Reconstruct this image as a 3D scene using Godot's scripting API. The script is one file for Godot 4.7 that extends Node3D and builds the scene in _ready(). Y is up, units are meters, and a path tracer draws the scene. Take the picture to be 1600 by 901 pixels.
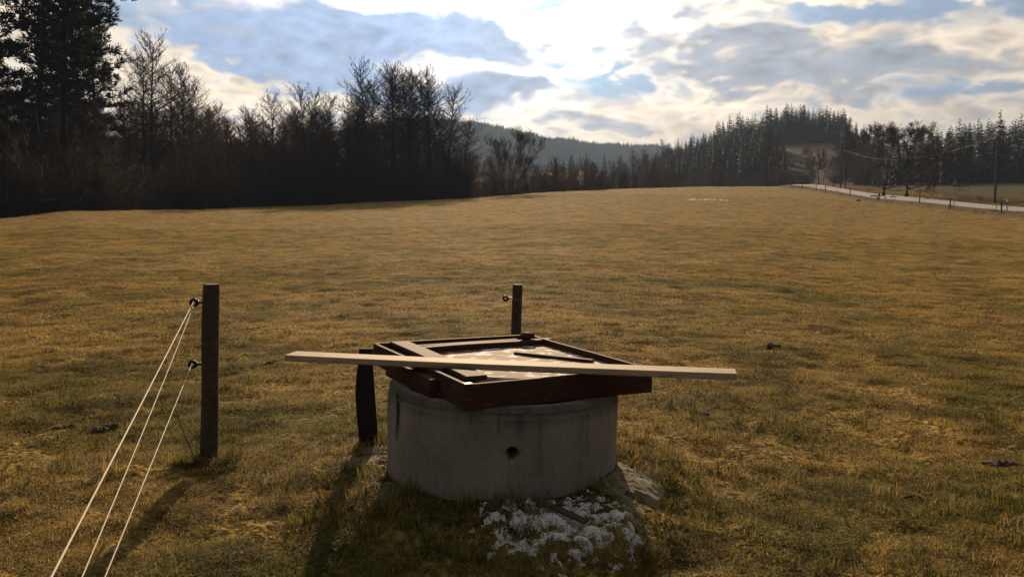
extends Node3D
# A stone-walled valley meadow in late winter: an old concrete well with a wooden cover, an electric fence, woods on both sides.

const CAM_H := 1.5
const SUN_AZ := -1.7
const SUN_EL := 21.0
const WELL := Vector2(-0.06, -4.42)

var n_low := FastNoiseLite.new()
var n_mid := FastNoiseLite.new()
var n_fine := FastNoiseLite.new()
var n_cloud := FastNoiseLite.new()
var n_warp := FastNoiseLite.new()
var rng := RandomNumberGenerator.new()
var used := {}
var M := {}
var TABLE := []


# ---------------------------------------------------------------- helpers
class Mesher:
	var v := PackedVector3Array()
	var n := PackedVector3Array()
	var uv := PackedVector2Array()
	var c := PackedColorArray()
	var i := PackedInt32Array()
	var tint := Color(1, 1, 1)
	var colored := false

	func point(p: Vector3, nn: Vector3, t := Vector2.ZERO) -> int:
		v.append(p); n.append(nn); uv.append(t); c.append(tint)
		return v.size() - 1

	func tri(a: int, b: int, d: int) -> void:
		# Godot's front faces run clockwise
		var g := (v[b] - v[a]).cross(v[d] - v[a])
		if g.dot(n[a] + n[b] + n[d]) > 0.0:
			i.append(a); i.append(d); i.append(b)
		else:
			i.append(a); i.append(b); i.append(d)

	func quad(a: int, b: int, d: int, e: int) -> void:
		tri(a, b, d); tri(a, d, e)

	func flat_poly(ps: Array, out: Vector3, ts: Array = []) -> void:
		var at := v.size()
		for k in ps.size():
			point(ps[k], out, ts[k] if ts else Vector2(ps[k].x, ps[k].z))
		for k in range(1, ps.size() - 1):
			tri(at, at + k, at + k + 1)

	func tube(a: Vector3, b: Vector3, ra: float, rb: float, sides: int) -> void:
		var d := (b - a).normalized()
		var s := d.cross(Vector3.UP if absf(d.y) < 0.9 else Vector3.RIGHT).normalized()
		var u := s.cross(d)
		var at := v.size()
		for k in sides:
			var q := TAU * k / sides
			var o := s * cos(q) + u * sin(q)
			v.append(a + o * ra); v.append(b + o * rb)
			n.append(o); n.append(o)
			uv.append(Vector2(float(k) / sides, 0)); uv.append(Vector2(float(k) / sides, 1))
			c.append(tint); c.append(tint)
		for k in sides:
			var p := at + 2 * k
			var r := at + 2 * ((k + 1) % sides)
			i.append(p); i.append(p + 1); i.append(r)
			i.append(r); i.append(p + 1); i.append(r + 1)

	func path(ps: PackedVector3Array, rs: PackedFloat32Array, sides: int, cap := false) -> void:
		var at := v.size()
		var s := Vector3.ZERO
		var along := 0.0
		for k in ps.size():
			var d := (ps[mini(k + 1, ps.size() - 1)] - ps[maxi(k - 1, 0)]).normalized()
			if s == Vector3.ZERO:
				s = d.cross(Vector3.UP if absf(d.y) < 0.9 else Vector3.RIGHT).normalized()
			s = (s - d * s.dot(d)).normalized()
			var u := s.cross(d)
			if k > 0:
				along += ps[k].distance_to(ps[k - 1])
			for q in sides + 1:
				var w := TAU * q / sides
				var o := s * cos(w) + u * sin(w)
				point(ps[k] + o * rs[k], o, Vector2(float(q) / sides, along))
		for k in ps.size() - 1:
			for q in sides:
				var p := at + k * (sides + 1) + q
				quad(p, p + 1, p + sides + 2, p + sides + 1)
		if cap:
			for e in [0, ps.size() - 1]:
				var d := (ps[1] - ps[0]).normalized() * -1.0 if e == 0 else (ps[e] - ps[e - 1]).normalized()
				var ring := []
				for q in sides:
					ring.append(v[at + e * (sides + 1) + q])
				flat_poly(ring, d)

	func bow(wave: Vector3, t: float) -> Vector3:
		return Vector3(0, wave.x * sin(wave.z * t + 0.4), wave.y * cos(wave.z * t * 0.8 + 1.0))

	# a board along x, chamfered, with segments so that it can warp: wave = height, sideways, number of half waves
	func board(length: float, wide: float, thick: float, ch: float, segs := 1, wave := Vector3.ZERO) -> void:
		var hw := wide / 2.0
		var ht := thick / 2.0
		var prof := [Vector2(-hw + ch, ht), Vector2(hw - ch, ht), Vector2(hw, ht - ch), Vector2(hw, -ht + ch), Vector2(hw - ch, -ht), Vector2(-hw + ch, -ht), Vector2(-hw, -ht + ch), Vector2(-hw, ht - ch)]
		var at := 0.0
		for e in 8:
			var a: Vector2 = prof[e]
			var b: Vector2 = prof[(e + 1) % 8]
			var nn := Vector2(-(b.y - a.y), b.x - a.x).normalized()
			if nn.dot((a + b) / 2.0) < 0.0:
				nn = -nn
			var no := Vector3(0, nn.y, nn.x)
			var base := v.size()
			var w := a.distance_to(b)
			for k in segs + 1:
				var t := float(k) / segs
				var x := (t - 0.5) * length
				var sh := 1.0
				var o := bow(wave, t)
				point(Vector3(x, a.y * sh, a.x * sh) + o, no, Vector2(x, at))
				point(Vector3(x, b.y * sh, b.x * sh) + o, no, Vector2(x, at + w))
			for k in segs:
				quad(base + 2 * k, base + 2 * k + 1, base + 2 * k + 3, base + 2 * k + 2)
			at += w
		for s in [-1.0, 1.0]:
			var o := bow(wave, 0.5 + s * 0.5)
			var ps := []
			var ts := []
			for q in prof:
				ps.append(Vector3(s * length / 2.0, q.y, q.x) + o)
				ts.append(Vector2(q.y * 0.3, q.x))
			flat_poly(ps, Vector3(s, 0, 0), ts)

	# an uneven closed lump
	func lump(at: Vector3, size: Vector3, noise: FastNoiseLite, rough: float, rings := 7, around := 10) -> void:
		var base := v.size()
		for a in rings + 1:
			var th := PI * a / rings
			for b in around + 1:
				var ph := TAU * (b % around) / around
				var d := Vector3(sin(th) * cos(ph), cos(th), sin(th) * sin(ph))
				var k := 1.0 + rough * noise.get_noise_3dv((d * 0.9 + at) * 60.0)
				point(at + d * size * k, (d / size).normalized(), Vector2(ph, th))
		for a in rings:
			for b in around:
				var p := base + a * (around + 1) + b
				quad(p, p + 1, p + around + 2, p + around + 1)

	func mesh(smooth := false) -> ArrayMesh:
		var arr := []
		arr.resize(Mesh.ARRAY_MAX)
		arr[Mesh.ARRAY_VERTEX] = v
		arr[Mesh.ARRAY_NORMAL] = n
		arr[Mesh.ARRAY_TEX_UV] = uv
		if colored:
			arr[Mesh.ARRAY_COLOR] = c
		arr[Mesh.ARRAY_INDEX] = i
		var m := ArrayMesh.new()
		if smooth:
			smooth_normals()
			arr[Mesh.ARRAY_NORMAL] = n
		m.add_surface_from_arrays(Mesh.PRIMITIVE_TRIANGLES, arr)
		return m

	func smooth_normals() -> void:
		n.fill(Vector3.ZERO)
		for k in range(0, i.size(), 3):
			var g := -(v[i[k + 1]] - v[i[k]]).cross(v[i[k + 2]] - v[i[k]])
			n[i[k]] += g; n[i[k + 1]] += g; n[i[k + 2]] += g
		for k in n.size():
			n[k] = n[k].normalized() if n[k].length_squared() > 0.0 else Vector3.UP


func numbered(called: String) -> String:
	if not used.has(called):
		used[called] = 0
		return called
	used[called] += 1
	return "%s_%03d" % [called, used[called]]


func tag(o: Node3D, label := "", category := "", group := "", kind := "") -> Node3D:
	if label: o.set_meta("label", label)
	if category: o.set_meta("category", category)
	if group: o.set_meta("group", group)
	if kind: o.set_meta("kind", kind)
	return o


func thing(called: String, at: Vector3, label: String, category: String, group := "") -> Node3D:
	var o := Node3D.new()
	o.name = numbered(called)
	o.position = at
	add_child(o)
	return tag(o, label, category, group)


func put(called: String, mesh: Mesh, mat: Material, parent: Node3D = null, at := Vector3.ZERO) -> MeshInstance3D:
	var o := MeshInstance3D.new()
	o.mesh = mesh
	o.material_override = mat
	o.position = at
	if parent == null:
		o.name = numbered(called)
		add_child(o)
	else:
		o.name = called
		parent.add_child(o, true)
	return o


func sm(a: float, b: float, x: float) -> float:
	return smoothstep(a, b, x)


func rr(a: float, b: float) -> float:
	return rng.randf_range(a, b)


# ---------------------------------------------------------------- the lie of the land
func columns(th: float) -> Array:
	var k := 0
	while k < TABLE.size() - 2 and th > TABLE[k + 1][0]:
		k += 1
	var a: Array = TABLE[k]
	var b: Array = TABLE[k + 1]
	var t := clampf((th - a[0]) / (b[0] - a[0]), 0.0, 1.0)
	t = lerpf(t, t * t * (3.0 - 2.0 * t), 0.5)
	var out := []
	for q in range(1, 8):
		out.append(lerpf(a[q], b[q], t))
	return out


const ROAD_A := Vector2(48.6, -78.0)
const ROAD_DIR := Vector2(0.1648, -0.9863)

func road_side(x: float, z: float) -> float:   # metres to the right of the road's middle
	var d := Vector2(x, z) - ROAD_A
	return d.x * -ROAD_DIR.y + d.y * ROAD_DIR.x


func road_along(x: float, z: float) -> float:
	return (Vector2(x, z) - ROAD_A).dot(ROAD_DIR)


func broad(x: float, z: float) -> float:
	var r := sqrt(x * x + z * z)
	var th := rad_to_deg(atan2(x, -z))
	var c := columns(th)
	var h: float = c[1] * pow(minf(r / c[0], 1.35), c[2])
	if r > c[0]:
		h = lerpf(h, c[1], sm(0.0, 10.0, r - c[0]) if c[3] > 0.5 else sm(0.0, 90.0, r - c[0]))
	h -= c[3] * sm(0.0, 16.0, r - c[0])
	h += c[4] * sm(c[5], c[6], r)
	return h


func land(x: float, z: float) -> float:
	var h := broad(x, z)
	var along := road_along(x, z)
	if along > -75.0 and along < 190.0:
		var s := road_side(x, z)
		h += 0.4 * sm(5.2, 2.6, absf(s)) * sm(-75.0, -50.0, along) * sm(190.0, 150.0, along)
		h += 0.7 * sm(3.2, 6.0, s) * sm(16.0, 8.0, s) * sm(18.0, 35.0, along) * sm(95.0, 60.0, along)
	var d := Vector2(x - WELL.x, z - WELL.y).length()
	if d < 3.0:
		h += 0.14 * sm(1.35, 0.6, d) + 0.03 * n_mid.get_noise_2d(x * 5.0, z * 5.0) * sm(1.5, 0.9, d)
	return h


func hummock(x: float, z: float, r: float) -> float:
	var calm := sm(0.5, 0.72, Vector2(x - WELL.x, z - WELL.y).length())
	var a := 0.030 * n_mid.get_noise_2d(x * 2.2, z * 2.2) + 0.026 * n_mid.get_noise_2d(x * 5.5 + 50.0, z * 5.5)
	if r < 25.0:
		a += 0.028 * n_mid.get_noise_2d(x * 14.0, z * 14.0 + 30.0)
	a += (0.05 * n_mid.get_noise_2d(x * 0.7, z * 0.7 + 70.0)) * sm(8.0, 30.0, r)
	return a * calm * (1.0 - sm(2.8, 2.2, absf(road_side(x, z))) if z < -30.0 else 1.0)


func ground(x: float, z: float) -> float:
	return land(x, z) + hummock(x, z, sqrt(x * x + z * z))


func pix(x: float, d: float) -> Vector2:        # a bearing (in the 1600-wide picture's columns) and a depth to a place on the plan
	return Vector2((x - 800.0) / 1331.0 * d, -d)


# ---------------------------------------------------------------- ready
func _ready() -> void:
	rng.seed = 7
	for a in [[n_low, 11, 0.05, 4], [n_mid, 23, 0.35, 3], [n_fine, 5, 0.6, 4], [n_cloud, 31, 1.0, 5], [n_warp, 47, 1.0, 3]]:
		a[0].seed = a[1]
		a[0].noise_type = FastNoiseLite.TYPE_SIMPLEX_SMOOTH
		a[0].frequency = a[2]
		a[0].fractal_type = FastNoiseLite.FRACTAL_FBM
		a[0].fractal_octaves = a[3]
	# bearing, crest distance, crest height, exponent, drop behind it, rise of the hill, where the hill starts and ends
	TABLE = [
		[-180, 100, 1.0, 1.3, 0, 0, 200, 400], [-75, 60, 1.0, 1.3, 3, 22, 100, 230], [-31, 61, 1.23, 1.3, 3, 22, 100, 230], [-27.4, 66, 1.75, 1.3, 3.5, 22, 105, 230],
		[-21, 80, 1.92, 1.3, 5, 23, 115, 235], [-14.3, 98, 2.42, 1.3, 5, 23, 130, 245], [-7, 112, 3.25, 1.3, 5, 22, 145, 260], [-3.4, 120, 3.73, 1.3, 5, 21, 170, 450],
		[4.3, 150, 5.63, 1.3, 5, 32, 230, 650], [8.5, 182, 7.0, 1.3, 5, 18, 240, 480], [12.7, 210, 8.2, 1.35, 4, 28, 240, 470], [16.7, 222, 8.5, 1.4, 2, 31, 250, 470],
		[20, 214, 8.1, 1.6, 0, 29, 240, 470], [23, 205, 7.2, 1.8, 0, 22, 230, 470], [25.5, 203, 7.4, 1.87, 0, 18, 220, 450], [30, 200, 7.2, 2.05, 0, 16, 215, 400],
		[75, 200, 6.0, 2.0, 0, 15, 215, 400], [180, 100, 1.0, 1.3, 0, 0, 200, 400],
	]
	make_camera()
	make_light()
	make_materials()
	make_land()
	make_road()
	make_far_hill()
	make_woods()
	make_roadside()
	make_fence()
	make_well()
	make_cover()
	make_plank()
	make_around_the_well()
	make_snow()
	make_small_things()
	make_grass()


func make_camera() -> void:
	var cam := Camera3D.new()
	cam.name = "camera"
	cam.fov = 37.41
	cam.position = Vector3(0, CAM_H, 0)
	cam.rotation_degrees = Vector3(-4.96, 0, 0)
	cam.near = 0.05
	cam.far = 9000.0
	add_child(cam)
	cam.current = true


func make_light() -> void:
	var sun := DirectionalLight3D.new()
	sun.name = "sun"
	sun.light_energy = 1.6
	sun.light_color = Color(1.0, 0.87, 0.70)
	sun.light_angular_distance = 0.7
	sun.shadow_enabled = true
	sun.rotation_degrees = Vector3(-SUN_EL, 180.0 - SUN_AZ, 0)
	add_child(sun)
	var we := WorldEnvironment.new()
	we.name = "world"
	var e := Environment.new()
	e.background_mode = Environment.BG_SKY
	e.sky = Sky.new()
	var m := PanoramaSkyMaterial.new()
	m.panorama = ImageTexture.create_from_image(make_sky())
	e.sky.sky_material = m
	e.tonemap_mode = Environment.TONE_MAPPER_LINEAR
	e.tonemap_exposure = 1.5
	e.sdfgi_enabled = true
	e.ssao_enabled = true
	e.ssil_enabled = true
	e.fog_enabled = true
	e.fog_mode = Environment.FOG_MODE_EXPONENTIAL
	e.fog_density = 0.00028
	e.fog_light_color = Color(0.74, 0.85, 1.0)
	we.environment = e
	add_child(we)


# ---------------------------------------------------------------- sky: broken cloud in front of a low sun
var grey := [
	[-16.4, 10.9, 5.5, 2.0, 1.10], [-10.0, 11.4, 6.4, 2.0, 1.20], [-4.6, 11.4, 4.7, 1.4, 1.00], [-13.3, 9.2, 4.3, 1.1, 0.90],
	[-2.1, 11.0, 2.3, 1.2, 0.80], [-19.1, 11.2, 2.6, 1.2, 0.80], [-0.4, 8.2, 3.8, 0.9, 0.90], [2.1, 10.9, 1.5, 0.4, 0.70],
	[-6.7, 7.7, 3.4, 1.3, 0.60], [10.0, 13.2, 3.4, 0.6, 1.00], [8.4, 10.6, 2.1, 0.8, 0.70], [11.6, 11.1, 3.8, 1.2, 1.00],
	[16.0, 11.2, 3.0, 1.2, 1.00], [13.7, 9.3, 5.1, 0.7, 1.00], [19.5, 9.2, 6.0, 1.5, 1.10], [23.9, 8.8, 3.8, 0.9, 0.80],
	[23.1, 10.5, 2.1, 0.9, 0.60], [28.6, 8.6, 3.8, 0.9, 0.60], [27.2, 10.8, 1.3, 0.5, 0.50], [22.9, 6.9, 3.2, 0.6, 0.90],
	[17.6, 8.1, 3.8, 0.8, 0.80], [29.1, 6.0, 2.6, 0.6, 0.40], [4.7, 6.4, 1.9, 0.4, 0.70], [6.4, 5.3, 2.6, 0.3, 0.60],
	[-0.4, 6.5, 1.3, 0.4, 0.35], [0.2, 8.0, 4.4, 0.7, 0.5], [-3.2, 7.2, 3.0, 1.0, 0.6], [21.5, 6.8, 2.6, 0.6, 0.5], [5.5, 5.9, 3.4, 0.45, 0.55], [13.0, 6.6, 3.0, 0.5, 0.4], [-14.5, 7.8, 3.5, 0.6, 0.45]]
var blue := [
	[-21.6, 12.3, 3.4, 0.8, 1.00], [-23.8, 11.7, 2.6, 1.3, 0.80], [0.8, 13.3, 1.7, 0.6, 0.90], [2.1, 9.5, 1.5, 0.4, 0.60],
	[5.9, 8.7, 2.6, 0.8, 0.70], [8.8, 8.3, 2.6, 0.6, 0.50], [20.9, 12.2, 5.1, 0.5, 0.90], [28.2, 11.7, 4.3, 0.8, 1.00],
	[26.7, 7.3, 3.8, 0.7, 0.60], [17.9, 12.7, 2.6, 0.4, 0.50], [-10.1, 6.0, 2.6, 0.9, 0.40], [29.3, 7.1, 3.0, 0.6, 0.40]]


func sky_color(az: float, el: float) -> Color:
	if az > 180.0: az -= 360.0
	var ra := deg_to_rad(az)
	var re := deg_to_rad(el)
	var dir := Vector3(sin(ra) * cos(re), sin(re), -cos(ra) * cos(re))
	var sun := Vector3(sin(deg_to_rad(SUN_AZ)) * cos(deg_to_rad(SUN_EL)), sin(deg_to_rad(SUN_EL)), -cos(deg_to_rad(SUN_AZ)) * cos(deg_to_rad(SUN_EL)))
	var s := rad_to_deg(acos(clampf(dir.dot(sun), -1, 1)))
	# noise over the cloud deck, flattened towards the horizon
	var q := Vector3(dir.x, dir.y * 2.3, dir.z) * 4.0
	var wx := n_warp.get_noise_3dv(q * 1.5)
	var wy := n_warp.get_noise_3dv(q * 1.5 + Vector3(9, 4, 2))
	var q2 := q + Vector3(wx, wy, wx * 0.5) * 0.07
	var f := n_cloud.get_noise_3dv(q2 * 1.6)
	var g := n_cloud.get_noise_3dv(q2 * 5.5 + Vector3(5, 5, 5))
	var puff := 1.0 - 2.2 * absf(n_warp.get_noise_3dv(q2 * 4.2 + Vector3(1, 8, 3)))     # billows: round tops, sharp creases
	var lay := n_cloud.get_noise_2d(az * 0.20 + wx * 0.5, el * 0.62 + wy * 0.5)      # layers seen edge on
	var thick := 0.0
	var hole := 0.0
	var here := sm(44.0, 34.0, absf(az)) * sm(27.0, 16.0, el)
	if here > 0.0:
		var wa := az + wx * 2.4 + g * 2.2
		var we := el + wy * 0.8 + g * 0.8
		for b in grey:
			var dx: float = (wa - b[0]) / b[2]
			var dy: float = (we - b[1]) / b[3]
			if dy > 0.0: dy *= 1.15
			var dd := dx * dx + dy * dy
			if dd < 5.0:
				thick += b[4] * (0.8 if b[0] > 8.0 else 1.0) * exp(-dd * 1.0)
		for b in blue:
			var dx: float = (wa - b[0]) / b[2]
			var dy: float = (we - b[1]) / b[3]
			var dd := dx * dx + dy * dy
			if dd < 5.0:
				hole += b[4] * exp(-dd * 0.9)
	thick = lerpf(0.26 + f * 1.3, minf(thick, 1.25) * 0.88 + 0.06 + f * 0.34 + lay * (0.5 + 0.2 * sm(4.0, 12.0, az)), here) + g * 0.30 + (puff - 0.4) * 0.22
	hole = lerpf(0.50 - f * 1.3, hole + 0.15 - f * 0.35 - lay * 0.5, here) - g * 0.30 - (puff - 0.4) * 0.15
	var k := sm(0.18, 0.98, thick)
	var hb := sm(0.25, 0.95, hole) * (1.0 - k) * 0.85
	# what the air and the cloud send on
	var glow := exp(-s * s / 190.0)
	var wide := exp(-s / 34.0)
	var low := exp(-maxf(el, 0.0) / 9.0)
	var clear := Color(0.19, 0.36, 0.64).lerp(Color(0.42, 0.58, 0.72), low) * (0.22 + 1.6 * wide) + Color(0.45, 0.75, 0.80) * glow * 0.75
	var veil := Color(0.95, 0.79, 0.61).lerp(Color(1.0, 0.96, 0.90), sm(20.0, 8.0, s)) * (0.18 + 2.12 * wide + 0.45 * glow) * (1.0 + 0.30 * f + 0.22 * g + 0.16 * (puff - 0.4))
	var cloud := Color(0.345, 0.38, 0.445).lerp(Color(0.275, 0.38, 0.565), sm(9.0, -8.0, az) * here) * (0.18 + 2.25 * wide + 0.25 * glow) * (1.0 + 0.26 * g - 0.15 * f + 0.18 * (puff - 0.4))
	veil = veil.lerp(clear, hb)
	# the rim of a cloud glows before it darkens
	var rim := sm(0.0, 0.25, thick) * (1.0 - k)
	veil = veil * (1.0 + 0.15 * rim)
	var c := veil.lerp(cloud, k * 0.96)
	c *= 0.67
	c.a = 1.0
	return c


func sky_part(w: int, h: int, az0: float, az1: float, el0: float, el1: float) -> Image:   # el0 is the lower edge
	var data := PackedFloat32Array()
	data.resize(w * h * 4)
	var at := 0
	for y in h:
		var el := lerpf(el1, el0, (y + 0.5) / h)
		for x in w:
			var c := sky_color(lerpf(az0, az1, (x + 0.5) / w), el)
			data[at] = c.r; data[at + 1] = c.g; data[at + 2] = c.b; data[at + 3] = 1.0
			at += 4
	return Image.create_from_data(w, h, false, Image.FORMAT_RGBAF, data.to_byte_array())


func make_sky() -> Image:
	var im := Image.create_empty(4096, 2048, false, Image.FORMAT_RGBAF)
	im.fill(Color(0.10, 0.085, 0.06))
	var all := sky_part(512, 128, 0, 360, 0, 90)     # Godot's panorama starts in the north, -Z
	all.resize(4096, 1024, Image.INTERPOLATE_CUBIC)
	im.blit_rect(all, Rect2i(0, 0, 4096, 1024), Vector2i.ZERO)
	# the same sky again, in finer steps, over the part of it that shows much detail
	var px := 4096.0 / 360.0
	var w := 800
	var h := 190
	var fine := sky_part(w, h, -w / px / 2.0, w / px / 2.0, 0.0, h / px)
	im.blit_rect(fine, Rect2i(w / 2, 0, w / 2, h), Vector2i(0, 1024 - h))
	im.blit_rect(fine, Rect2i(0, 0, w / 2, h), Vector2i(4096 - w / 2, 1024 - h))
	return im


# ---------------------------------------------------------------- materials
func noise_tex(freq: float, oct: int, cols: Array, seed_: int, size := 512, type := FastNoiseLite.TYPE_SIMPLEX_SMOOTH) -> NoiseTexture2D:
	var t := NoiseTexture2D.new()
	t.width = size
	t.height = size
	t.seamless = true
	var n := FastNoiseLite.new()
	n.seed = seed_
	n.noise_type = type
	n.frequency = freq
	n.fractal_octaves = oct
	t.noise = n
	var g := Gradient.new()
	g.offsets = PackedFloat32Array()
	g.colors = PackedColorArray()
	var o := PackedFloat32Array()
	var cs := PackedColorArray()
	for k in cols.size():
		o.append(cols[k][0]); cs.append(cols[k][1])
	g.offsets = o
	g.colors = cs
	t.color_ramp = g
	return t


func grain_image(w: int, h: int, seed_: int, su: float, sv: float, dark: Color, pale: Color, worn: Color, wear: float) -> ImageTexture:
	# streaks along u, with knots and worn patches; tiles by blending opposite ends
	var a := FastNoiseLite.new()
	a.seed = seed_
	a.frequency = 1.0
	a.fractal_octaves = 4
	var im := Image.create_empty(w, h, false, Image.FORMAT_RGB8)
	for y in h:
		for x in w:
			var u := float(x) / w
			var q := TAU * u
			var bend := a.get_noise_3d(cos(q) * 0.8, sin(q) * 0.8, y * 0.01) * 9.0
			var k := 0.5 + 0.5 * a.get_noise_3d(cos(q) * su, sin(q) * su, (y + bend) * sv)
			var fine := a.get_noise_3d(cos(q) * su * 4.0 + 7.0, sin(q) * su * 4.0, (y + bend) * sv * 4.0)
			var c := dark.lerp(pale, clampf(k + fine * 0.35, 0, 1))
			var p := a.get_noise_3d(cos(q) * 1.6 + 20.0, sin(q) * 1.6, y * 0.03)
			c = c.lerp(worn, sm(0.55 - wear, 0.75 - wear, p * 0.9 + fine * 0.35 + 0.3))
			im.set_pixel(x, y, c)
	im.generate_mipmaps()
	return ImageTexture.create_from_image(im)


func mat(called: String, col: Color, rough := 0.9) -> StandardMaterial3D:   # col is linear
	var m := StandardMaterial3D.new()
	m.resource_name = called
	m.albedo_color = col.linear_to_srgb()
	m.roughness = rough
	m.metallic_specular = 0.35
	M[called] = m
	return m


func bumpy(m: StandardMaterial3D, tex: Texture2D, cm: float) -> void:
	m.heightmap_enabled = true
	m.heightmap_texture = tex
	m.heightmap_scale = cm


func L(r: float, g: float, b: float) -> Color:
	return Color(r, g, b).linear_to_srgb()


func make_materials() -> void:
	var m := mat("turf", Color(1, 1, 1), 0.95)
	m.vertex_color_use_as_albedo = true
	m.albedo_texture = noise_tex(0.055, 5, [[0.0, Color(0.22, 0.20, 0.17)], [0.38, Color(0.58, 0.55, 0.5)], [0.55, Color(0.9, 0.88, 0.84)], [0.7, Color(1, 1, 1)], [1.0, Color(1, 0.98, 0.93)]], 3, 1024)
	m.uv1_triplanar = true
	m.uv1_world_triplanar = true
	m.uv1_scale = Vector3(0.31, 0.31, 0.31)
	bumpy(m, m.albedo_texture, 2.5)
	m.metallic_specular = 0.1
	m = mat("road", Color(0.29, 0.275, 0.255), 0.6)
	m.albedo_texture = noise_tex(0.03, 4, [[0.0, Color(0.75, 0.75, 0.75)], [1.0, Color(1, 1, 1)]], 9, 512)
	m.uv1_triplanar = true
	m.uv1_world_triplanar = true
	m.uv1_scale = Vector3(0.5, 0.5, 0.5)
	m = mat("grass", Color(1, 1, 1), 0.75)
	m.vertex_color_use_as_albedo = true
	m.backlight_enabled = true
	m.backlight = Color(1.0, 0.96, 0.82)
	m.metallic_specular = 0.25
	m = mat("bark", Color(0.075, 0.058, 0.045), 0.95)
	m = mat("pale_bark", Color(0.26, 0.21, 0.165), 0.95)
	m = mat("twig", Color(0.112, 0.080, 0.060), 0.9)
	m = mat("shrub_twig", Color(0.115, 0.088, 0.068), 0.9)
	m = mat("needles", Color(1, 1, 1), 0.8)
	m.vertex_color_use_as_albedo = true
	m = mat("far_trees", Color(1, 1, 1), 0.9)
	m.vertex_color_use_as_albedo = true
	m = mat("black_plastic", Color(0.012, 0.012, 0.012), 0.35)
	m = mat("cord", Color(0.50, 0.44, 0.34), 0.7)
	m.backlight_enabled = true
	m.backlight = Color(0.3, 0.28, 0.24)
	m = mat("cable", Color(0.22, 0.22, 0.22), 0.8)
	m = mat("snow", Color(0.56, 0.55, 0.53), 0.8)
	m = mat("galvanised", Color(0.30, 0.31, 0.31), 0.5)
	m = mat("white_paint", Color(0.72, 0.72, 0.70), 0.5)
	m = mat("earth", Color(0.045, 0.032, 0.020), 0.95)
	m = mat("felt", Color(0.018, 0.015, 0.013), 0.85)
	m = mat("stone", Color(0.10, 0.09, 0.075), 0.9)
	var bump := noise_tex(0.05, 5, [[0, Color(0, 0, 0)], [1, Color(1, 1, 1)]], 21, 512)
	# woods
	var wood := grain_image(512, 256, 5, 0.5, 0.16, L(0.19, 0.14, 0.09), L(0.50, 0.39, 0.265), L(0.24, 0.20, 0.155), 0.06)
	m = mat("pale_wood", Color(1, 1, 1), 0.7)
	m.metallic_specular = 0.2
	m.albedo_texture = wood
	m.uv1_scale = Vector3(0.6, 2.4, 1)
	var brown := grain_image(512, 256, 8, 0.6, 0.14, L(0.034, 0.016, 0.010), L(0.078, 0.040, 0.026), L(0.12, 0.075, 0.05), -0.12)
	m = mat("brown_wood", Color(1, 1, 1), 0.72)
	m.metallic_specular = 0.18
	m.albedo_texture = brown
	m.uv1_scale = Vector3(0.8, 2.4, 1)
	var old := grain_image(512, 256, 12, 0.5, 0.2, L(0.035, 0.024, 0.015), L(0.095, 0.068, 0.043), L(0.075, 0.062, 0.046), 0.05)
	m = mat("old_post", Color(1, 1, 1), 0.9)
	m.albedo_texture = old
	m.uv1_scale = Vector3(1, 1, 1)
	var ply := grain_image(512, 512, 14, 0.9, 0.05, L(0.06, 0.040, 0.026), L(0.30, 0.205, 0.125), L(0.70, 0.71, 0.75), 0.16)
	m = mat("worn_panel", Color(1, 1, 1), 0.75)
	m.metallic_specular = 0.2
	m.albedo_texture = ply
	m.uv1_scale = Vector3(0.7, 0.8, 1)
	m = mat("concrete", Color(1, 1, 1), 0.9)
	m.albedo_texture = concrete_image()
	m = mat("slab", Color(0.20, 0.175, 0.12), 0.95)
	m.albedo_texture = noise_tex(0.012, 5, [[0.0, Color(0.55, 0.52, 0.45)], [0.5, Color(0.9, 0.88, 0.8)], [1.0, Color(1, 1, 1)]], 33, 512)
	m.uv1_triplanar = true
	m.uv1_scale = Vector3(1.2, 1.2, 1.2)
	bumpy(m, bump, 0.35)


func concrete_image() -> ImageTexture:
	# u goes once round the ring, v from its top (0) to its foot (1): cast grey, streaked by damp, darker at the foot where soil splashes
	var w := 1152
	var h := 288
	var a := FastNoiseLite.new()
	a.seed = 77
	a.frequency = 1.0
	a.fractal_octaves = 5
	var drips := []
	rng.seed = 99
	for k in 46:
		drips.append([rng.randf(), rr(0.15, 0.85), rr(0.0012, 0.006), rr(0.2, 0.75)])
	var run := PackedFloat32Array()
	run.resize(w)
	var reach := PackedFloat32Array()
	reach.resize(w)
	for x in w:
		var u := float(x) / w
		for d in drips:
			var q: float = absf(u - d[0])
			q = minf(q, 1.0 - q)
			if q < d[2] * 2.5:
				var s: float = d[3] * exp(-q * q / (d[2] * d[2]))
				if s > run[x]:
					run[x] = s
					reach[x] = d[1]
	var im := Image.create_empty(w, h, false, Image.FORMAT_RGB8)
	for y in h:
		var v := float(y) / h
		for x in w:
			var q := TAU * x / w
			var cx := cos(q)
			var cz := sin(q)
			var big := a.get_noise_3d(cx * 2.2, v * 1.6, cz * 2.2)
			var fine := a.get_noise_3d(cx * 26.0, v * 16.0, cz * 26.0)
			var streak := a.get_noise_3d(cx * 22.0 + 4.0, v * 0.9, cz * 22.0)
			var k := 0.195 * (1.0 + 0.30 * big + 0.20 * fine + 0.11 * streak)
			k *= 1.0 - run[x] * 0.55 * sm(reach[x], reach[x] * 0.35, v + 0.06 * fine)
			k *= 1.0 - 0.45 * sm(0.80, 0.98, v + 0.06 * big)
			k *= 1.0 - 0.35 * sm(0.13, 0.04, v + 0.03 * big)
			var pit := sm(0.42, 0.5, a.get_noise_3d(cx * 40.0 + 11.0, v * 26.0, cz * 40.0))
			k *= 1.0 - 0.5 * pit
			im.set_pixel(x, y, L(k * 1.08, k * 0.95, k * 0.75))
	im.generate_mipmaps()
	return ImageTexture.create_from_image(im)


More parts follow.
